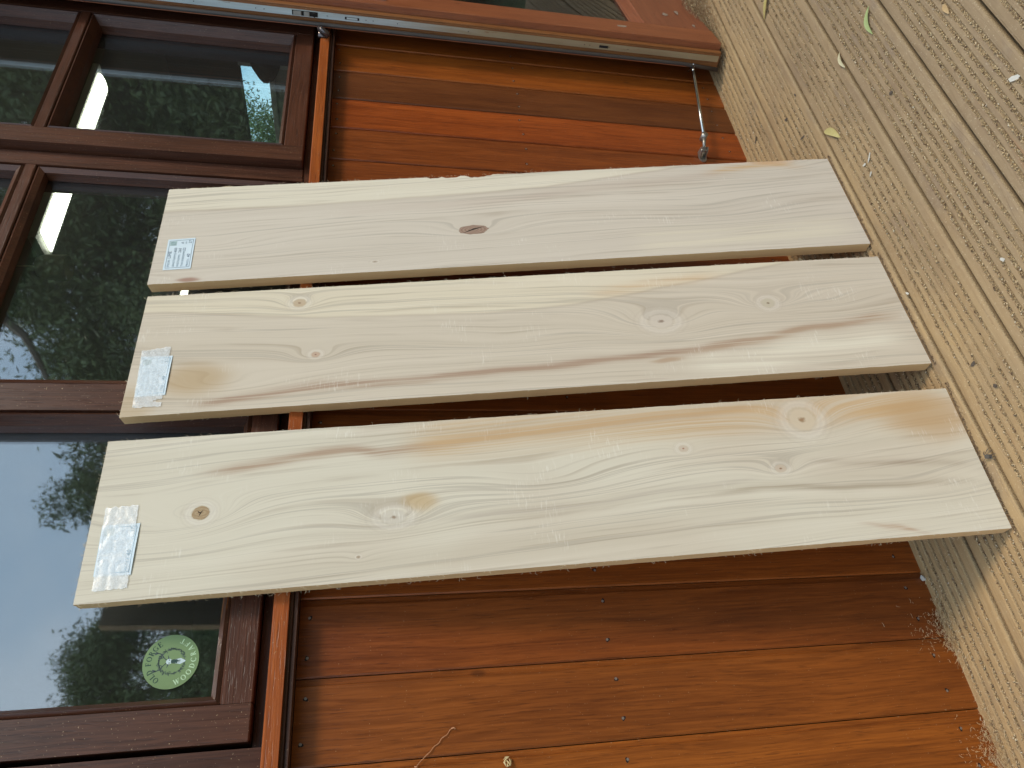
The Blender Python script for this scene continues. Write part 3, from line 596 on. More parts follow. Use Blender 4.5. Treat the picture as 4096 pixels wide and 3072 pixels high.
MBm=lime_mat('lime_face_b',8.7,-.02,[(1.122,.2225,.035,.018,.035),(1.0864,.1031,.045,.018,.032),(.4639,.1301,.10,.042,.06),(.2535,.1576,.075,.028,.045),(1.25,.05,.16,.035,.05),(.75,.11,.16,.04,.03),(.12,.15,.12,.04,.03)],
 [(0,.29),(.30,.235),(.4195,.2143),(.61,.1825),(.788,.1732),(1.0958,.1853),(1.349,.2171),(1.4,.22)],1,
 [([(1.30,.014),(1.0677,.0356),(.9066,.0358),(.7419,.0427),(.4542,.0581),(.31,.0714)],.0075,(.40,.28,.20),1.25),([(.46,.052),(.3102,.0714),(.1757,.096),(.0411,.1081),(0,.112)],.009,(.40,.27,.18),1.0),
  ([(.60,.205),(.45,.222),(.3,.24)],.012,(.62,.42,.24),.5),([(.46,.03),(.35,.022),(.2,.05),(0,.06)],.030,(.80,.74,.60),.6)],
 [(1.290,.066,.062,.034,(.46,.32,.17),.8),(1.385,.02,.04,.035,(.48,.35,.20),.7),(.47,.0425,.03,.004,(.36,.20,.10),.7)],
 [(1.122,.2225,.014,.011,(.50,.37,.24),True,(.26,.15,.08)),(1.0864,.1031,.009,.007,(.50,.34,.24),True,(.24,.10,.07)),(.4639,.1301,.026,.018,(.62,.54,.45),True,(.25,.17,.12)),(.2535,.1576,.0145,.012,(.54,.47,.35),True,(.22,.15,.09))],
 base=((.64,.555,.415),(.74,.655,.51)),heart=((.56,.48,.375),(.66,.575,.465)))
MC=lime_mat('lime_face_c',14.2,.05,[(1.2389,.1231,.05,.02,.035),(.9523,.094,.075,.026,.045),(.2732,.2123,.055,.03,.05),(.4855,.1741,.016,.009,.013),(.3356,.1272,.04,.018,.028),(.70,.135,.17,.045,.034),(1.30,.099,.14,.05,.045),(1.0044,.0364,.02,.010,.010),(.12,.08,.2,.05,.03)],
 None,1,
 [([(1.26,.19),(1.02,.2116),(.9606,.2027),(.7399,.2222),(.4916,.2331),(.30,.245)],.009,(.42,.30,.21),1.0),([(.95,.215),(.74,.226),(.49,.225),(.25,.235),(.0,.215)],.034,OR,.8),
  ([(.4776,.0926),(.36,.098),(.2339,.0863),(.0371,.0839),(0,.08)],.006,(.40,.33,.24),.7),([(.9,.085),(.7,.088),(.5,.105),(.36,.112)],.005,(.44,.37,.30),.6),([(.30,.14),(.2,.128),(.08,.12),(0,.11)],.006,(.38,.30,.22),.6),
  ([(.245,.028),(.19,.016),(.12,-.002)],.004,(.42,.24,.14),.9)],
 [(.913,.1143,.028,.014,(.50,.33,.14),.8),(.05,.205,.085,.045,(.50,.32,.16),.85)],
 [(1.2389,.1231,.015,.0125,(.44,.32,.18),True,(.14,.08,.05)),(.9523,.094,.022,.013,(.60,.54,.45),True,(.28,.19,.12)),(.2732,.2123,.026,.024,(.62,.51,.37),True,(.30,.17,.08)),(.4855,.1741,.009,.007,(.56,.45,.34),True,(.26,.09,.05)),(.3356,.1272,.011,.008,(.56,.45,.34),True,(.26,.13,.07)),(1.0044,.0364,.0035,.0025,(.4,.3,.2),True,(.12,.08,.05))],
 base=((.61,.55,.435),(.70,.64,.52)),heart=((.555,.48,.37),(.655,.575,.46)))
BO={'a':(.1552,-.2094,.1475,-.0076,.0017,.2566,.0224,1.4036),'b':(-.139,-.2089,.1503,-.0066,-.0045,.2581,.0223,1.3992),'c':(-.4468,-.1997,.1354,-.042,.0029,.2543,.0225,1.3957)}
def board_matrix(q):
    x,y,th,psi,phi,w,t,L=q; e=Vector((math.cos(psi),math.sin(psi),0)); h=Vector((-math.sin(psi),math.cos(psi),0)); zz=Vector((0,0,1))
    a=math.cos(th)*zz+math.sin(th)*h; n=-math.cos(th)*h+math.sin(th)*zz; c_,s_=math.cos(phi),math.sin(phi); e2=e*c_+a*s_; a2=a*c_-e*s_
    o=Vector((x,y,max(0,-s_*w)))+t*n; m=Matrix((e2,-n,a2)).transposed().to_4x4(); m.translation=o+Vector((0,0,.0006)); return m
def lime_board(k,m_face,label,notches,fuzzsides):
    q=BO[k]; w,t,L=q[5:]; root=empty('lime_board'); root.matrix_world=board_matrix(q); tag(root,label,'board','three planed lime boards leaning on the window sill')
    NU=350; from mathutils import noise as mn
    V=[];F=[];fm=[]
    def eL(u_): return mn.noise(Vector((u_*40,k=='b',2.1)))*.0005+mn.noise(Vector((u_*300,0,3.1)))*.00022
    def eR(u_):
        d=mn.noise(Vector((u_*40,k=='a',7.7)))*.0006+mn.noise(Vector((u_*300,0,9.1)))*.0003
        for (nu,nw,nd) in notches:
            s_=1-abs(u_-nu)/nw
            if s_>0: d-=nd*min(1,s_*2.2)*(.8+.3*mn.noise(Vector((u_*350,5,5))))
        return d
    cols=[0,.004,.03,.065,.1,.13,.16,.19,.22,w-.004,w]; nc=len(cols)
    for i in range(NU+1):
        u_=L*i/NU
        for j,cx in enumerate(cols):
            xx=cx+(eL(u_) if j==0 else 0)+(eR(u_) if j==nc-1 else 0)
            if j==nc-2: xx+=min(0,eR(u_))
            uu=u_
            if i in(0,NU): uu+=mn.noise(Vector((cx*130,i,1)))*.0005
            V.append((xx,0 if 0<j<nc-1 else .00025,uu))
    nf=len(V)
    for i in range(NU+1):
        for j in (0,nc-1):
            x_,y_,z_=V[i*nc+j]; V.append((x_+(-.0002 if j else .0002),t,z_))
    for i in range(NU):
        for j in range(nc-1): a=i*nc+j; F.append((a,a+1,a+1+nc,a+nc)); fm.append(0)
        a=i*nc;b=nf+i*2; F.append((b,a,a+nc,b+2)); fm.append(1)
        a=i*nc+nc-1;b=nf+i*2+1; F.append((a,b,b+2,a+nc)); fm.append(1)
        F.append((nf+i*2+1,nf+i*2,nf+i*2+2,nf+i*2+3)); fm.append(0)
    F.append(tuple([nf,nf+1]+[j for j in range(nc-1,-1,-1)])); fm.append(1)
    F.append(tuple([nf+2*NU+1,nf+2*NU]+[NU*nc+j for j in range(nc)])); fm.append(1)
    o=mesh_obj('plank_body',V,F,[m_face,M_SAWN],root,fm)
    # torn fibres along the sawn edges
    fz=MB(); rr=random.Random(hash_(k))
    for side,cnt,lo,hi in fuzzsides:
        for _ in range(cnt):
            u_=rr.uniform(lo,hi); ln=rr.choice([.0015,.002,.003,.003,.005]); 
            bx,by=((0,rr.choice([0,t])) if side=='L' else (w,0)) if side!='T' else (rr.uniform(0,w),rr.choice([0,t])); 
            sx=-1 if side=='L' else 1
            if side=='T':
                p0=Vector((bx,by,L)); p1=p0+Vector((rr.uniform(-1,1)*ln*.6,-rr.random()*ln*.3,ln*.6)); p2=p1+Vector((rr.uniform(-1,1)*ln,0,rr.uniform(0,.5)*ln))
            else:
                p0=Vector((bx,by,u_)); p1=p0+Vector((sx*ln*.6,rr.uniform(-.5,.2)*ln,rr.uniform(-1,1)*ln*.7)); p2=p1+Vector((sx*rr.uniform(-.1,.5)*ln,rr.uniform(-.4,.4)*ln,rr.uniform(-1,1)*ln))
            fz.tube([p0,p1,p2],[.00028,.00022,.0001],3,cap=False)
    fo=fz.build('torn_fibres',M_FIB,root); fo['kind']='stuff'
    return root
def hash_(k): return {'a':5,'b':6,'c':7}[k]
bA=lime_board('a',MA,'right-hand pale lime board with a large cracked red-brown knot at mid height',[(.862,.016,.0045),(.826,.02,.0055),(.775,.022,.0075),(.75,.012,.004),(.70,.03,.0012),(.66,.03,.001)],[('R',90,.7,1.4),('R',60,.3,.9),('L',60,0,1.4),('T',50,0,1)])
bB=lime_board('b',MBm,'middle lime board with rough knot near its top and brown streak along its left side',[],[('R',150,.0,1.4),('L',70,0,1.4),('T',40,0,1)])
bC=lime_board('c',MC,'left-hand wide-looking lime board with orange-stained lower right corner',[],[('L',170,0,1.4),('L',40,1.0,1.4),('R',60,0,1.4),('T',140,0,1)])
def knotmat(name,c1,c2,scale):
    m,g,b=mat(name); c=g.obj(); x,y,z=g.xyz(c); rr=g.m('SQRT',g.m('ADD',g.m('POWER',g.m('DIVIDE',x,.45),2),g.m('MULTIPLY',z,z))); n=g.noise(c,260,4,.6)
    rg=g.m('ADD',g.m('MULTIPLY',g.m('SINE',g.m('ADD',g.m('MULTIPLY',rr,scale),g.m('MULTIPLY',n,5))),.5),.5); g.put(b.inputs['Base Color'],g.mix(g.m('MULTIPLY',rg,n),(*c1,1),(*c2,1))); b.inputs['Roughness'].default_value=.7; g.put(b.inputs['Normal'],g.bump(g.m('ADD',rg,n),.4,.0006)); return m
def knot(root,u_,v_,ru,rv,m,crack):
    o=empty_mesh=None; mb=MB(); mb.disc((0,-.00035,0),(1,0,0),(0,0,1),rv,ru,26,0,.07,.0004)
    for (x0,z0,x1,z1,wd) in crack:
        d=Vector((x1-x0,0,z1-z0)); p=Vector((-d.z,0,d.x)).normalized(); a=Vector((x0,-.0005,z0)); b_=Vector((x1,-.0005,z1)); mid_=(a+b_)/2+p*wd*1.2
        mb.add([a,mid_-p*wd,b_,mid_+p*wd],[(0,1,2,3)],1)
    o=mb.build('knot',[m,M_DARKHOLE],root); recalc(o); o.location=(v_,0,u_); return o
M_KA=knotmat('red_knot',(.27,.17,.12),(.46,.33,.25),900); M_KC=knotmat('tan_knot',(.34,.23,.12),(.50,.38,.23),800)
o=knot(bA,.7906,.0966,.0300,.0125,M_KA,[(-.0085,.022,.0075,-.024,.0017),(-.004,.010,-.001,.004,.001)]); o['label']='cracked red-brown oval knot'
o=knot(bC,1.2389,.1231,.0125,.0105,M_KC,[(-.006,.002,.005,-.004,.0009),(.0,-.001,.004,.005,.0008)]); o['label']='tan knot with dark check'
# splinter at the top right of the right-hand board
mb=MB(); mb.tube([(BO['a'][5]+.001,.006,1.385),(BO['a'][5]+.004,.004,1.36),(BO['a'][5]+.001,.002,1.33)],[.0004,.0011,.0004],4); mb.tube([(BO['a'][5],.002,1.31),(BO['a'][5]+.003,.002,1.29),(BO['a'][5],.002,1.26)],[.0003,.0008,.0003],4); mb.build('splinter',M_FIB,bA)

# ------------------------------------------------------------------ price labels
def text_mesh(txt,size,font_shear=0,offset=0):
    cu=bpy.data.curves.new('t','FONT'); cu.body=txt; cu.size=size; cu.shear=font_shear; cu.offset=0; cu.resolution_u=2; cu.space_character=1.05
    o=bpy.data.objects.new('t',cu); COL.objects.link(o); dg=bpy.context.evaluated_depsgraph_get(); dg.update()
    me=bpy.data.meshes.new_from_object(o.evaluated_get(dg)); bpy.data.objects.remove(o); V=[tuple(v.co) for v in me.vertices]; F=[tuple(p.vertices) for p in me.polygons]; bpy.data.meshes.remove(me); return V,F
def tape_mat(name,white):
    m,g,b=mat(name); c=g.obj(); n=g.noise(c,330,5,.65,.8); n2=g.noise(c,95,4,.6,1.5); v=g.m('ADD',g.m('MULTIPLY',n,.6),g.m('MULTIPLY',n2,.8))
    b.inputs['Base Color'].default_value=(.86,.90,.92,1); b.inputs['Roughness'].default_value=.22; b.inputs['Specular IOR Level'].default_value=.7
    g.put(b.inputs['Normal'],g.bump(v,.22,.0009)); a=g.m('ADD',white-.12,g.m('MULTIPLY',g.smooth(n,.42,.62),.14),clamp=True); g.put(b.inputs['Alpha'],a); return m
def label_card(root,texts,corners,label,tape=None,tapelabel=None,pale=False,tw=.30):
    """corners in board coords (u,v): TL,TR,BR,BL"""
    k=empty('price_label'); k.matrix_world=root.matrix_world@Matrix.Translation((corners[3][1],-.0003,corners[3][0])); tag(k,label,'label')
    TL,TR,BR,BL=[Vector((c[1]-corners[3][1],0,c[0]-corners[3][0])) for c in corners]
    def P(a,b_,y=0): p=(TL*(1-a)+TR*a)*(b_)+(BL*(1-a)+BR*a)*(1-b_); return Vector((p.x,y,p.z))
    N=12; V=[];F=[]
    for j in range(N+1):
        for i in range(N+1):
            p=P(i/N,j/N); 
            lift=.0004+.0016*max(0,(1-j/N)-.8)*5*(1 if tape else .3)*abs(math.sin(i/N*2.6+.4)); V.append((p.x,-lift,p.z))
    F=[(j*(N+1)+i,j*(N+1)+i+1,(j+1)*(N+1)+i+1,(j+1)*(N+1)+i) for j in range(N) for i in range(N)]
    n0=len(V); V+=[(a,b_+.00018,c_) for a,b_,c_ in V]; F+=[tuple(n0+q for q in reversed(f_)) for f_ in F]
    mesh_obj('paper',V,F,M_PAPER,k)
    yy=-.0009-(.0 if not tape else .0)
    def lift_at(b_): return -(.0004+.0016*max(0,(1-b_)-.8)*5*(1 if tape else .3))-.00018
    ink=M_INKP if pale else M_INK
    mb=MB(); e=.0007
    for (a0,b0,a1,b1) in ((.055,.07,.945,.07),(.055,.925,.945,.925),(.055,.07,.055,.925),(.945,.07,.945,.925)):
        p,q=P(a0,b0,lift_at(b0)),P(a1,b1,lift_at(b1)); d=(q-p).normalized(); s_=Vector((-d.z,0,d.x))*e/2; mb.add([p-s_,q-s_,q+s_,p+s_],[(0,1,2,3)])
    mb.build('printed_border',ink,k)
    W_=(TR-TL).length; H_=(TL-BL).length; ex=((TR-TL)+(BR-BL)).normalized(); ez=((TL-BL)+(TR-BR)).normalized()
    mp=MB(); mh=MB()
    for (txt,a,b_,sz,hand) in texts:
        V,F=text_mesh(txt,sz*H_,.12 if hand else 0,.00022 if hand else .0001); p0=P(a,b_,lift_at(b_)-.0001); (mh if hand else mp).add([p0+ex*v[0]+ez*v[1] for v in V],F)
    if mp.V: mp.build('printed_text',ink,k)
    if mh.V: mh.build('handwriting',M_INKP if pale else M_INKD,k)
    a0,a1,b0,b1=.78,.925,.66,.905; mb=MB(); mb.add([P(a0,b0,lift_at(b0)),P(a1,b0,lift_at(b0)),P(a1,b1,lift_at(b1)),P(a0,b1,lift_at(b1))],[(0,1,2,3)]); mb.build('printed_crest',M_CREST,k)
    mb=MB(); cx=(a0+a1)/2; cz=(b0+b1)/2; C0=P(cx,cz,lift_at(cz)-.0001)
    for rr_ in (.0048,.0030): mb.tube([C0+ex*rr_*math.cos(t_*.5236)+ez*rr_*math.sin(t_*.5236) for t_ in range(13)],.00022,3,cap=False)
    mb.disc(tuple(C0),tuple(ex),tuple(ez),.0008,.0008,6); mb.build('crest_rings',M_INK,k)
    if tape:
        TL,TR,BR,BL=[Vector((c[1]-corners[3][1],0,c[0]-corners[3][0])) for c in tape]; NX,NZ=60,26; V=[]; from mathutils import noise as mn
        for j in range(NZ+1):
            for i in range(NX+1):
                a=i/NX; b_=j/NZ; p=(TL*(1-a)+TR*a)*b_+(BL*(1-a)+BR*a)*(1-b_); 
                if i in(0,NX): p.x+=mn.noise(Vector((b_*9,i,tw)))*.0022
                if j in(0,NZ): p.z+=mn.noise(Vector((a*18,j,tw)))*.0008
                cr=abs(mn.noise(Vector((a*7+tw*5,b_*3.2,1))))*.0007+abs(mn.noise(Vector((a*22,b_*9,tw))))*.0003
                V.append((p.x,-.0010-cr,p.z))
        F=[]
        for j in range(NZ):
            for i in range(NX):
                if tw>.5 and i in(4,5,6) and j<8-abs(i-5)*3+0: continue
                F.append((j*(NX+1)+i,j*(NX+1)+i+1,(j+1)*(NX+1)+i+1,(j+1)*(NX+1)+i))
        t_=mesh_obj('tape',V,F,tape_mat('crinkled_tape',tapelabel),k,smooth=True)
    return k
L1=[('SPECIES',.08,.80,.105,0),('LIME',.36,.79,.17,1),('LENGTH(MM)',.08,.62,.105,0),('1400',.50,.61,.15,1),('WIDTH(MM)',.08,.46,.105,0),('260',.53,.45,.15,1),('THICKNESS(MM)',.08,.31,.105,0),('22',.59,.30,.15,1),('PRICE £',.08,.12,.105,0),('40',.36,.10,.17,1),('A',.82,.40,.15,1),('REF',.82,.29,.07,0),('27',.82,.12,.15,1)]
label_card(bA,L1,[(1.3812,.0333),(1.3824,.1125),(1.3311,.1139),(1.3299,.0339)],'pale blue price label without tape reading LIME 1400 260 22, on the right-hand board')
label_card(bB,L1,[(1.3814,.0378),(1.3846,.1208),(1.3317,.1190),(1.3315,.0383)],'price label under white crinkled tape torn at its left end, on the middle board',[(1.3808,.016),(1.3859,.1327),(1.3377,.1387),(1.3348,.0157)],.56,True,.75)
label_card(bC,L1,[(1.3760,.0380),(1.3777,.1143),(1.3238,.1139),(1.3244,.0368)],'price label under glossy wrinkled white tape, on the left-hand board',[(1.3735,.0165),(1.3778,.1414),(1.3308,.1429),(1.3261,.018)],.60,True,.2)

# ------------------------------------------------------------------ sticker
st=empty('round_sticker',(-.512,.0265,1.262)); tag(st,'round sage green OLD FORGE WOODCRAFT sticker with stag head on the left window glass','sticker')
st.location=(-.512,.0292,1.262)
M_SAGE=simple('sage_green_print',(.215,.33,.15),.35,var=.03,sc=40); M_DG=simple('dark_green_print',(.018,.065,.055),.5); M_PG=simple('pale_mint_print',(.60,.82,.56),.5); M_GI=simple('grey_print',(.055,.085,.10),.5); M_GM=simple('mid_grey_print',(.16,.25,.20),.5); M_WB=simple('pale_blue_print',(.62,.76,.80),.5)
mb=MB(); mb.disc((0,0,0),(1,0,0),(0,0,1),.0378,.0378,64,0,0,.0004); recalc(mb.build('disc',M_SAGE,st))
def seg(mb,p,q,w,y=-.0002,taper=1):
    p=Vector((p[0],y,p[1])); q=Vector((q[0],y,q[1])); d=(q-p); 
    if d.length<1e-9: return
    d=d.normalized(); s_=Vector((-d.z,0,d.x))*w/2; mb.add([p-s_,q-s_*taper,q+s_*taper,p+s_],[(0,1,2,3)])
def glyph(ch):
    """serif capital in a unit box: list of (x0,z0,x1,z1,width)"""
    T,t,sf=.17,.07,.06; S=[]
    def stem(x,z0=0,z1=1,w=T): S.append((x,z0,x,z1,w)); S.append((x-.15,z0+.03,x+.15,z0+.03,sf)) if z0==0 else None; S.append((x-.15,z1-.03,x+.15,z1-.03,sf)) if z1==1 else None
    def arc(cx,cz,rx,rz,a0,a1,wmax=T,wmin=t,n=14):
        for i in range(n):
            A0=R(a0+(a1-a0)*i/n);A1=R(a0+(a1-a0)*(i+1)/n); w=wmin+(wmax-wmin)*abs(math.cos((A0+A1)/2))**1.5
            S.append((cx+rx*math.cos(A0),cz+rz*math.sin(A0),cx+rx*math.cos(A1),cz+rz*math.sin(A1),w))
    if ch=='O': arc(.45,.5,.37,.46,0,360,n=22); wd=.9
    elif ch=='L': stem(.2); S.append((.2,.035,.62,.035,t)); S.append((.62,.0,.62,.25,t)); wd=.72
    elif ch=='D': stem(.2); arc(.3,.5,.46,.465,-90,90); S.append((.2,.035,.32,.035,t)); S.append((.2,.965,.32,.965,t)); wd=.86
    elif ch=='F': stem(.2); S.append((.2,.965,.62,.965,t)); S.append((.62,1,.62,.76,t)); S.append((.2,.52,.5,.52,t)); S.append((.5,.42,.5,.62,t)); wd=.70
    elif ch=='E': stem(.2); S.append((.2,.965,.64,.965,t)); S.append((.64,1,.64,.76,t)); S.append((.2,.52,.5,.52,t)); S.append((.5,.42,.5,.62,t)); S.append((.2,.035,.66,.035,t)); S.append((.67,0,.67,.26,t)); wd=.76
    elif ch=='R': stem(.2); arc(.32,.74,.24,.225,-90,90); S.append((.2,.965,.34,.965,t)); S.append((.2,.52,.34,.52,t)); S.append((.36,.52,.70,.02,.15)); S.append((.62,.03,.82,.03,sf)); wd=.80
    elif ch=='G': arc(.47,.5,.38,.46,48,330,n=20); S.append((.76,.03,.76,.40,.14)); S.append((.62,.42,.88,.42,sf)); S.append((.73,.76,.73,.98,t)); wd=.92
    elif ch=='C': arc(.47,.5,.38,.46,48,312,n=20); S.append((.73,.76,.73,.98,t)); wd=.84
    elif ch=='W': S+=[(.08,1,.32,0,T),(.32,0,.52,.95,t),(.52,.95,.74,0,T),(.74,0,.96,1,t),(-.05,.97,.22,.97,sf),(.84,.97,1.1,.97,sf)]; wd=1.08
    elif ch=='A': S+=[(.42,1,.12,.02,t),(.42,1,.76,.02,T),(.22,.35,.62,.35,t),(0,.03,.24,.03,sf),(.62,.03,.9,.03,sf)]; wd=.88
    elif ch=='T': stem(.4); S+=[(.05,.965,.75,.965,t),(.05,1,.05,.76,t),(.75,1,.75,.76,t)]; wd=.8
    else: S=[]; wd=.45
    return S,wd
def arctext(txt,Rb,size,mid_deg,up,name,m,letters_gap=.16):
    G_=[glyph(c) for c in txt]; tot=sum(w for _,w in G_)+letters_gap*(len(txt)-1); mb=MB()
    pos=-tot/2
    for S,w in G_:
        c_=(pos+w/2)*size; ang=c_/(Rb+size*.5 if up else Rb-size*.5)
        th=R(mid_deg)-ang if up else R(mid_deg)+ang
        rad=Vector((math.cos(th),math.sin(th))); tan=Vector((math.sin(th),-math.cos(th))) if up else Vector((-math.sin(th),math.cos(th))); zz=rad if up else -rad
        base=rad*Rb
        for (x0,z0,x1,z1,wd) in S:
            p=base+tan*((x0-w/2)*size)+zz*(z0*size); q=base+tan*((x1-w/2)*size)+zz*(z1*size); seg(mb,p,q,wd*size*1.15)
        pos+=w+letters_gap
    o=mb.build(name,m,st); return o
arctext('OLD FORGE',.0264,.0074,92,True,'dark_lettering',M_DG,.20)
arctext('WOODCRAFT',.0340,.0074,-92,False,'pale_lettering',M_PG,.34)
# emblem: wreath with a stag head
mb=MB(); rr=random.Random(3)
for i in range(260):
    a=rr.uniform(0,2*math.pi); 
    if abs(a-1.5*math.pi)<.22: continue
    rad=.0178+rr.gauss(0,.0011)*(1.3 if i%2 else .6); p=Vector((math.cos(a)*rad,math.sin(a)*rad-.001)); b_=a+rr.uniform(-1.2,1.2)+math.pi/2; l=rr.uniform(.0014,.0030); seg(mb,p,p+Vector((math.cos(b_),math.sin(b_)))*l,rr.uniform(.0005,.0011),-.00022,.2)
for i in range(40):
    a0=i*2*math.pi/40; a1=(i+1)*2*math.pi/40; seg(mb,(.0168*math.cos(a0),.0168*math.sin(a0)-.001),(.0168*math.cos(a1),.0168*math.sin(a1)-.001),.0004)
mb.build('wreath',M_GI,st)
mb=MB()
for s_ in (-1,1):
    for (a,b_,w) in (((.002,.006),(.006,.0105),.0009),((.006,.0105),(.0105,.0135),.0010),((.0105,.0135),(.0125,.0185),.0011),((.0125,.0185),(.0105,.0235),.0012),((.0125,.0185),(.0145,.0225),.0008),((.0125,.019),(.0125,.0240),.0009),((.006,.0105),(.004,.0155),.0007),((.004,.0155),(.0055,.0180),.0005)):
        seg(mb,(a[0]*s_,a[1]),(b_[0]*s_,b_[1]),w*1.5,-.00024,.7)
    seg(mb,(.0025*s_,.003),(.0085*s_,.0048),.0022,-.00024,.2); seg(mb,(.0024*s_,-.002),(.0035*s_,-.0135),.0008,-.00028,.6); seg(mb,(.0035*s_,-.0135),(.001*s_,-.0195),.0008,-.00028,.5); 
mb.build('antlers_and_ears',M_GI,st)
mb=MB(); mb.disc((0,-.00026,.0025),(1,0,0),(0,0,1),.0038,.0042,14); mb.add([(-.0028,-.0003,-.006),(.0028,-.0003,-.006),(.0042,-.0003,-.013),(.0008,-.0003,-.0195),(-.0008,-.0003,-.0195),(-.0042,-.0003,-.013)],[(0,1,2,3,4,5)]); mb.build('pale_face',M_WB,st)
mb=MB(); mb.add([(-.0021,-.00034,.0000),(.0021,-.00034,.0),(.0019,-.00034,-.0045),(.0030,-.00034,-.0085),(-.0030,-.00034,-.0085),(-.0019,-.00034,-.0045)],[(0,1,2,3,4,5)]); 
for s_ in (-1,1): mb.disc((s_*.0021,-.00034,.0022),(1,0,0),(0,0,1),.0008,.0009,8)
for k in range(7): x_=rr.uniform(-.0018,.0018); seg(mb,(x_,-.0085),(x_*1.3,-.013),.0005,-.00036,.3)
mb.build('dark_muzzle',M_DG,st)

# ------------------------------------------------------------------ litter: sawdust, shavings, chips, leaves, twine
def crumbs(name,pts,sizes,m,elong=None,seed=1):
    rs=np.random.RandomState(seed); n=len(pts); base=np.array([[1,1,1],[1,-1,-1],[-1,1,-1],[-1,-1,1]],float)*.6
    V=np.zeros((n,4,3))
    A=rs.normal(size=(n,3,3)); Q=np.linalg.qr(A)[0]; B=np.repeat(base[None],n,0)*rs.uniform(.6,1.3,(n,4,1))
    B[:,:,0]*=(elong if elong is not None else 1.5); V=np.einsum('nij,nkj->nki',Q,B)*np.array(sizes)[:,None,None]; V[:,:,2]*=.6; V+=np.array(pts)[:,None,:]
    F=(np.array([[0,1,2],[0,3,1],[0,2,3],[1,3,2]])[None]+4*np.arange(n)[:,None,None]).reshape(-1,3)
    me=bpy.data.meshes.new(name); me.vertices.add(4*n); me.vertices.foreach_set('co',V.reshape(-1)); me.loops.add(F.size); me.loops.foreach_set('vertex_index',F.reshape(-1).astype(np.int32)); me.polygons.add(len(F)); me.polygons.foreach_set('loop_start',np.arange(0,F.size,3).astype(np.int32)); me.update(calc_edges=True); me.validate(); me.materials.append(m); o=bpy.data.objects.new(name,me); COL.objects.link(o); return o
def crumb_mat():
    m,g,b=mat('sawdust_crumbs'); w=g.new('ShaderNodeNewGeometry'); n=g.noise(w.outputs['Position'],240,2,.5); ri=w.outputs['Random Per Island']
    col=g.ramp(ri,[(0,(.10,.06,.035)),(.10,(.24,.14,.075)),(.22,(.44,.29,.14)),(.55,(.60,.43,.22)),(.88,(.72,.54,.32)),(.97,(.76,.62,.42)),(1,(.80,.70,.54))]); g.put(b.inputs['Base Color'],col); b.inputs['Roughness'].default_value=.85; return m
M_CRUMB=crumb_mat()
from mathutils import noise as mnz
pts=[];siz=[]
rs=random.Random(21)
for (gy,hw) in GROOVE_Y:
    if gy<-.95: continue
    xmin,xmax=-.95,1.75
    n=int((xmax-xmin)/.00085)
    for i in range(n):
        x_=rs.uniform(xmin,xmax)
        # keep to what can be seen
        dens=mnz.noise(Vector((x_*7,gy*11,.3)))*1.0+mnz.noise(Vector((x_*38,gy*90,1.3)))*.8+.72+(.25 if gy<-.4 else 0)
        if x_<-.75 and gy<-.5: continue
        if rs.random()>dens: continue
        s_=rs.choice([.0008,.0010,.0012,.0014,.0019])*rs.uniform(.8,1.2); pts.append((x_,gy+rs.uniform(-1,1)*hw*.9,-.0026+s_*.45+rs.random()*.0026*max(0,dens))); siz.append(s_)
for i in range(3500):
    x_=rs.uniform(-.9,1.7); y_=-abs(rs.gauss(0,.33)); 
    if y_<-.9: continue
    pts.append((x_,y_,.0003)); siz.append(rs.choice([.0004,.0005,.0007,.0009]))
o=crumbs('sawdust',pts,siz,M_CRUMB); tag(o,kind='stuff'); o['label']='coarse tan sawdust lying in the grooves of the deck boards'
# row of dark brown crumbs in front of the board feet
pts=[];siz=[]
for k in 'abc':
    m_=board_matrix(BO[k]); w=BO[k][5]
    for i in range(700):
        p=m_@Vector((rs.uniform(-.005,w+.01),-abs(rs.gauss(0,.0025)),0)); pts.append((p.x,p.y,.0006+rs.random()*.0015)); siz.append(rs.uniform(.0005,.0012))
o=crumbs('crumbs_at_board_feet',pts,siz,simple('dark_crumbs',(.22,.14,.08),.9,var=.5,sc=500),seed=4); tag(o,kind='stuff'); o['label']='darker crumbs lying along the feet of the boards'
def shaving_pile(name,cx,cy,n,sx,sy,h,label,seed,wallx=None):
    mb=MB(); q=random.Random(seed)
    for i in range(n):
        x_=cx+q.gauss(0,sx); y_=cy-abs(q.gauss(0,sy)); z_=q.random()*h*math.exp(-((x_-cx)/sx)**2*.5-((y_-cy)/sy)**2*.5)+.001
        a=q.uniform(0,6.28); el=q.uniform(-.5,.9); L_=q.choice([.003,.005,.008,.012]); d=Vector((math.cos(a)*math.cos(el),math.sin(a)*math.cos(el),math.sin(el))); up=Vector((0,0,1)); s_=d.cross(up).normalized()
        P=[]; cur=q.uniform(-1.6,1.6)
        for t_ in range(4):
            b_=cur*t_/3; dd=d*math.cos(b_)+s_*math.sin(b_); P.append(Vector((x_,y_,z_)) if t_==0 else P[-1]+dd*L_/3)
        wdt=q.uniform(.0003,.0012); V=[];F=[]
        for p in P: 
            p.y=min(p.y,-.0015); p.z=max(p.z,.0004); V+= [p+up*wdt*.8,p-up*wdt*.2]
        F=[(2*t_,2*t_+1,2*t_+3,2*t_+2) for t_ in range(3)]; mb.add(V,F,0 if q.random()<.6 else 1)
    o=mb.build(name,[M_PILE if seed==1 else M_SHAV,M_CRUMB]); tag(o,kind='stuff'); o['label']=label; return o
shaving_pile('wood_shavings',1.32,-.058,6500,.115,.032,.05,'pile of curly wood shavings in the corner under the open door',1)
shaving_pile('wood_shavings',-.545,-.002,420,.035,.012,.02,'small heap of fine shavings where the cladding meets the deck',2)
shaving_pile('wood_shavings',-.735,-.002,520,.035,.016,.026,'heap of shavings in the lower left corner of the cladding',3)
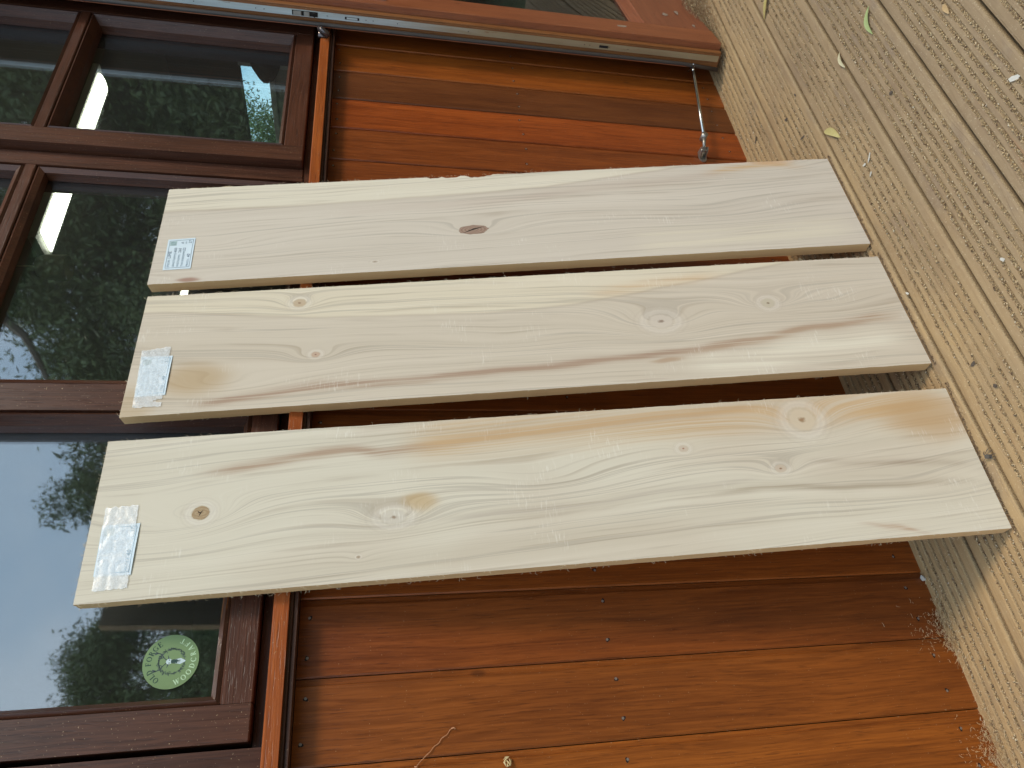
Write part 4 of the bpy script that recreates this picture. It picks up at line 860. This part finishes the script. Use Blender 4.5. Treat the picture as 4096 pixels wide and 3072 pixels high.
shaving_pile('wood_shavings',.92,-.012,200,.10,.01,.008,'thin line of dust along the foot of the wall by the door',4)
# strands stuck on the cladding near those heaps
mb=MB(); q=random.Random(9)
for (cx,n,hh) in ((-.545,170,.075),(-.735,150,.07)):
    for i in range(n):
        x_=cx+q.gauss(0,.022); z_=abs(q.gauss(0,hh*.45)); a=q.uniform(0,6.28); L_=q.choice([.0012,.002,.003,.005,.008]); 
        p=Vector((x_,-.0007,z_)); p1=p+Vector((math.cos(a),0,math.sin(a)))*L_*.5; p1.y-=.0008; a+=q.uniform(-1.3,1.3); p2=p1+Vector((math.cos(a),0,math.sin(a)))*L_*.5; mb.tube([p,p1,p2],[.0003,.00028,.0001],3,cap=False)
o=mb.build('stuck_fibres',M_SHAV); tag(o,kind='stuff'); o['label']='pale fibres clinging to the foot of the cladding'
def chip(x,y,L_,w,rz,m,label,z=.0012,th=.0008,name='wood_chip',cat='wood chip'):
    mb=MB(); q=random.Random(int(x*9999+y*777)); P=[(-L_/2,-w*.2),(-L_*.3,-w/2),(L_*.2,-w*.42),(L_/2,-w*.05),(L_*.25,w*.5),(-L_*.35,w*.4)]
    P=[(a+q.uniform(-.1,.1)*w,b_+q.uniform(-.1,.1)*w) for a,b_ in P]; mb.prism(P,2,0,th); o=recalc(mb.build(name,m)); o.location=(x,y,z); o.rotation_euler=(q.uniform(-.25,.1),q.uniform(-.15,.15),rz); tag(o,label,cat,'loose chips on the deck'); return o
chip(.307,-.321,.022,.004,2.3,M_CHIPW,'long white chip on the deck in front of the right-hand board')
chip(.306,-.303,.008,.005,1.2,M_CHIPW,'small white chip beside the long white chip')
chip(.275,-.306,.011,.004,2.0,M_CHIPW,'narrow white flake nearest the right-hand board foot')
chip(-.083,-.437,.009,.006,.4,M_CHIPW,'white triangular chip out on the deck near the right edge of the picture')
chip(.141,-.608,.020,.009,.8,M_CHIPW,'splintered cream chip lying by the outermost board gap')
chip(.007,-.251,.010,.004,.5,M_CHIPW,'white sliver standing by the foot of the middle board')
chip(.626,-.177,.014,.006,.9,M_CHIPD,'dark bark piece near the wall, right of the broad yellow leaf')
chip(.532,-.196,.016,.005,1.4,M_CHIPD,'dark bark sliver beside the foot of the right-hand board')
chip(.700,-.060,.02,.0035,2.2,M_CHIPD,'thin dark splinter lying close to the cladding')
chip(-.244,-.316,.010,.007,.3,M_CHIPD,'dark lump in the deck groove in front of the left-hand board')
chip(.363,-.43,.010,.007,.6,M_CHIPD,'small dark lump on the greyer deck board')
chip(-.190,-.300,.012,.006,1.8,M_CHIPD,'dark crumb in the groove beyond the middle board')
chip(.644,-.232,.012,.004,.2,M_CHIPD,'thin dark crumb beside the cream dried leaf')
# pebble-like filler crumb at wall foot, and spider-like tangle by the left board
chip(-.452,-.004,.012,.009,.2,M_CHIPW,'pale folded flake at the foot of the cladding left of the boards',.004,.003)
mb=MB(); q=random.Random(2)
for i in range(9):
    a=q.uniform(0,6.28); mb.tube([(0,0,.003),(math.cos(a)*.006,math.sin(a)*.006,.007),(math.cos(a)*.013,math.sin(a)*.013,.001)],.0004,4)
mb.disc((0,0,.006),(1,0,0),(0,1,0),.004,.005,9,0,.2,.005)
o=recalc(mb.build('dead_insect',simple('grey_husk',(.10,.085,.07),.8,var=.4,sc=400))); o.location=(-.334,-.244,0); tag(o,'shrivelled dark insect in the deck gap before the left-hand board','insect')
def leaf(x,y,L_,w,rz,bend,cols,label,curl=.004,tilt=0):
    m,g,b=mat('leaf'); c=g.obj(); x_,y_,z_=g.xyz(c); n=g.noise(c,160,3,.6); rib=g.m('SUBTRACT',1,g.smooth(g.m('ABSOLUTE',y_),.0,.0011))
    cc=g.mix(n,(*cols[0],1),(*cols[1],1)); g.put(b.inputs['Base Color'],cc); b.inputs['Roughness'].default_value=.5; b.inputs['Subsurface Weight'].default_value=0
    V=[];F=[];N=12
    for i in range(N+1):
        t_=i/N; ww=w*.5*math.sin(math.pi*min(1,t_**.85))**.8+.0002; cx=(t_-.5)*L_; cy=bend*math.sin(math.pi*t_); zz=.0015+curl*math.sin(math.pi*t_)*1.0
        for s_,dz in ((-1,curl*.45),(0,0),(1,curl*.45)): V.append((cx,cy+s_*ww,zz+dz*min(1,ww/(w*.5))))
    for i in range(N):
        for s_ in (0,1): a=i*3+s_; F.append((a,a+1,a+4,a+3))
    n0=len(V); V+=[(a,b_,c_-.00025) for a,b_,c_ in V]; F+=[tuple(n0+k for k in reversed(f_)) for f_ in F]
    o=mesh_obj('blade',V,F,m,None,smooth=True); root=empty('fallen_leaf',(x,y,0)); root.rotation_euler=(tilt,0,rz); o.parent=root
    mb=MB(); mb.tube([(L_/2-.001,0,.0018),(L_/2+.004,-.002,.002),(L_/2+.009,-.002,.0012)],[.0005,.0004,.0003],4); mb.build('stalk',simple('stalk',(.22,.15,.07),.7),root)
    tag(root,label,'leaf','fallen willow leaves on the deck'); return root
leaf(.951,-.280,.070,.014,R(133),.006,((.40,.31,.09),(.56,.46,.18)),'curled yellow leaf on the deck near the open door',.005)
leaf(.538,-.476,.066,.0115,R(158),-.009,((.33,.40,.14),(.45,.52,.24)),'fresh green curved leaf on the deck',.003)
leaf(.552,-.380,.047,.0085,R(172),-.004,((.55,.48,.28),(.68,.60,.38)),'narrow cream dried leaf between the green leaf and the boards',.003)
leaf(.446,-.270,.066,.0155,R(207),.006,((.50,.41,.14),(.62,.53,.24)),'broad yellow leaf beside the top corner of the right-hand board',.003)
leaf(.366,-.5935,.027,.009,R(178),.001,((.50,.32,.14),(.60,.41,.21)),'small orange-tan leaf out on the grey deck boards',.002)
# twine and a curl of wood on the cladding, lower left of the picture
mb=MB(); P=[]
for k in range(24):
    t_=k/23; P.append((-.635+(-.043)*t_+math.sin(t_*29)*.0006,-.0022+math.sin(t_*17)*.0006,.865+.051*t_+math.cos(t_*23)*.0008))
mb.tube(P,.00055,5); mb.tube([P[0],(-.634,-.004,.862),(-.636,-.003,.860)],.001,5); mb.tube([P[-1],(-.680,-.004,.915),(-.679,-.003,.919)],.0011,5)
o=mb.build('twine',M_TWINE,smooth=True); tag(o,'short reddish thread stuck diagonally on the orange cladding','thread')
mb=MB(); q=random.Random(5)
for k in range(7):
    a=q.uniform(0,6.28); mb.tube([(q.uniform(-.004,.004),-.003,q.uniform(-.004,.004)),(math.cos(a)*.006,-.006,math.sin(a)*.005),(math.cos(a+1)*.007,-.003,math.sin(a+1)*.006)],[.0012,.0016,.0006],5)
o=mb.build('wood_curl',simple('cream_curl',(.66,.50,.25),.7,var=.2,sc=300),smooth=True); o.location=(-.683,0,.789); tag(o,'small cream curl of wood stuck on the cladding at the left','wood shaving')

# ------------------------------------------------------------------ trees behind the camera and beyond the far window
def leaf_mat(name,a,b_):
    m,g,b=mat(name); w=g.new('ShaderNodeNewGeometry'); n=g.noise(w.outputs['Position'],.9,3,.6); t=g.m('ADD',g.m('MULTIPLY',w.outputs['Random Per Island'],.6),g.m('MULTIPLY',n,.4)); g.put(b.inputs['Base Color'],g.mix(t,(*a,1),(*b_,1))); b.inputs['Roughness'].default_value=.55
    try: b.inputs['Transmission Weight'].default_value=0
    except Exception: pass
    return m
M_LEAF=leaf_mat('willow_leaf',(.07,.11,.035),(.20,.26,.09)); M_LEAF2=leaf_mat('dark_leaf',(.055,.09,.03),(.16,.21,.07)); M_BARK=simple('bark',(.10,.075,.05),.9,var=.4,sc=12)
def tree_proto(seed,H,RX,crown0,nclump,nleaf,ll,ml,sparse=1.0):
    q=np.random.RandomState(seed); root=empty('tree'); mb=MB()
    top=H*.8; P=[Vector((0,0,0)),Vector((.1,0,H*.25)),Vector((-.05,.1,H*.5)),Vector((.05,.0,top))]; mb.tube(P,[H*.028,H*.022,H*.014,H*.004],8)
    cl=[]
    for i in range(nclump):
        a=q.uniform(0,6.283); zf=q.uniform(0,1); z_=H*(crown0+(1-crown0)*zf); rad=RX*math.sqrt(max(.08,1-(2*zf-.75)**2*.75))*math.sqrt(q.uniform(.15,1)); cl.append((rad*math.cos(a),rad*math.sin(a),z_,RX*q.uniform(.16,.36)))
    cl=np.array(cl)
    for c_ in cl[:int(nclump*.6)]:
        z0=c_[2]*.55; mb.tube([Vector((0,0,z0)),Vector((c_[0]*.5,c_[1]*.5,z0+(c_[2]-z0)*.65)),Vector(tuple(c_[:3]))],[H*.010,H*.006,H*.002],5,cap=False)
    mb.build('trunk',M_BARK,root)
    idx=q.randint(0,nclump,nleaf); d=q.normal(size=(nleaf,3)); d/=np.linalg.norm(d,axis=1,keepdims=True); rad=(q.uniform(0,1,nleaf)**.45)[:,None]*cl[idx,3:4]*sparse; d[:,2]*=.8; C0=cl[idx,:3]+d*rad; C0[:,2]-=q.uniform(0,.25,nleaf)
    ax=q.normal(size=(nleaf,3)); ax[:,2]-=.9; ax/=np.linalg.norm(ax,axis=1,keepdims=True); sd_=np.cross(ax,q.normal(size=(nleaf,3))); sd_/=np.linalg.norm(sd_,axis=1,keepdims=True)
    L_=ll*q.uniform(.6,1.3,(nleaf,1)); w=L_*.17; V=np.stack([C0,C0+ax*L_*.5+sd_*w,C0+ax*L_,C0+ax*L_*.5-sd_*w],1).reshape(-1,3); F=np.arange(4*nleaf).reshape(-1,4)
    me=bpy.data.meshes.new('crown'); me.vertices.add(len(V)); me.vertices.foreach_set('co',V.reshape(-1)); me.loops.add(F.size); me.loops.foreach_set('vertex_index',F.reshape(-1).astype(np.int32)); me.polygons.add(nleaf); me.polygons.foreach_set('loop_start',np.arange(0,F.size,4).astype(np.int32)); me.update(calc_edges=True); me.validate(); me.materials.append(ml)
    o=bpy.data.objects.new('crown',me); COL.objects.link(o); o.parent=root; return root
protos=[(1,6.0,1.9,.12,85,85000,.078,M_LEAF,1.0),(2,9.5,3.2,.10,150,130000,.095,M_LEAF2,1.0),(3,5.6,1.5,.18,50,34000,.075,M_LEAF,.95)]
TP=[tree_proto(*p) for p in protos]; used=[False]*3
def place_tree(k,azd,dist,scale,rz,label,ox=-.3):
    root=TP[k] if not used[k] else copytree(TP[k]); used[k]=True
    root.location=(ox+math.sin(R(azd))*dist,-math.cos(R(azd))*dist,-.42); root.scale=(scale,)*3; root.rotation_euler=(0,0,rz); tag(root,label,'tree','trees standing behind the camera, seen reflected in the window glass'); return root
place_tree(0,4,11.5,1.08,.3,'bushy tree reflected at the lower left edge of the left pane')
place_tree(0,12,10.8,.93,2.0,'rounded tree reflected above the green sticker')
place_tree(2,19,11.5,.88,1.0,'low tree reflected beside the left-hand board')
place_tree(2,27,9.5,1.0,4.0,'thin loose tree reflected against the sky at the top of the left pane')
place_tree(0,38,10.5,1.0,5.0,'bushy tree reflected low in the middle pane')
place_tree(1,57,10.0,1.0,.4,'tall dense tree reflected across the middle pane')
place_tree(1,72,10.5,1.02,2.4,'tall dense tree reflected in the right part of the middle pane')
place_tree(1,86,9.5,1.0,4.4,'tall dense tree reflected in the right pane')
place_tree(0,46,9.0,1.02,1.4,'rounded tree reflected between the middle pane and the board tops')
place_tree(0,-9,12.5,1.0,3.3,'tree standing left behind the camera, outside the reflections')
t=place_tree(0,0,1,1.0,1.1,'tree outside the far window, seen through the right pane'); t.location=(10.6,8.5,-.42); t.scale=(.82,)*3; t['group']='trees seen through the far window'
t=place_tree(0,0,1,.8,2.1,'slim tree outside the far window'); t.location=(12.7,5.5,-.42); t['group']='trees seen through the far window'
# overhanging branch close behind the camera
q=np.random.RandomState(8); br=empty('overhanging_branch',(1.6,-3.0,2.9)); tag(br,'leafy branch hanging close to the window, reflected at the top of the middle pane','branch')
mb=MB(); mb.tube([(2.2,-1.3,1.5),(1.2,-.6,.6),(.45,-.2,.1),(-.1,.1,-.28)],[.05,.03,.015,.004],6); mb.tube([(.45,-.2,.1),(.2,-.5,-.15),(-.1,-.6,-.45)],[.012,.008,.003],5); mb.build('branch_wood',M_BARK,br)
mb=MB()
for i in range(420):
    t_=q.uniform(0,1); p=Vector((1.2-1.35*t_,-.6+.75*t_,.6-.95*t_))+Vector(q.normal(size=3)*(.10+.12*(1-t_))); ax=Vector(q.normal(size=3)); ax.z-=.8; ax.normalize(); s_=ax.cross(Vector(q.normal(size=3))).normalized(); l=q.uniform(.05,.085); mb.add([p,p+ax*l*.4+s_*l*.14,p+ax*l,p+ax*l*.4-s_*l*.14],[(0,1,2,3)])
mb.build('foliage',M_LEAF,br)
# hedge that closes the garden
q=np.random.RandomState(5); n=60000; a=q.uniform(R(-60),R(95),n); d=12.0+q.normal(0,.5,n); hz=np.abs(q.uniform(0,1,n))*(2.7+.4*np.sin(a*9)); C0=np.stack([-.3+np.sin(a)*d,-np.cos(a)*d,-.42+hz],1); ax=q.normal(size=(n,3)); ax/=np.linalg.norm(ax,axis=1,keepdims=True); s_=np.cross(ax,q.normal(size=(n,3))); s_/=np.linalg.norm(s_,axis=1,keepdims=True); l=q.uniform(.12,.26,(n,1)); V=np.stack([C0,C0+ax*l*.5+s_*l*.3,C0+ax*l,C0+ax*l*.5-s_*l*.3],1).reshape(-1,3)
me=bpy.data.meshes.new('hedge'); me.vertices.add(4*n); me.vertices.foreach_set('co',V.reshape(-1)); me.loops.add(4*n); me.loops.foreach_set('vertex_index',np.arange(4*n,dtype=np.int32)); me.polygons.add(n); me.polygons.foreach_set('loop_start',np.arange(0,4*n,4).astype(np.int32)); me.update(calc_edges=True); me.validate(); me.materials.append(M_LEAF2); o=bpy.data.objects.new('hedge',me); COL.objects.link(o); tag(o,'long dark hedge behind the garden trees','hedge',kind='stuff')
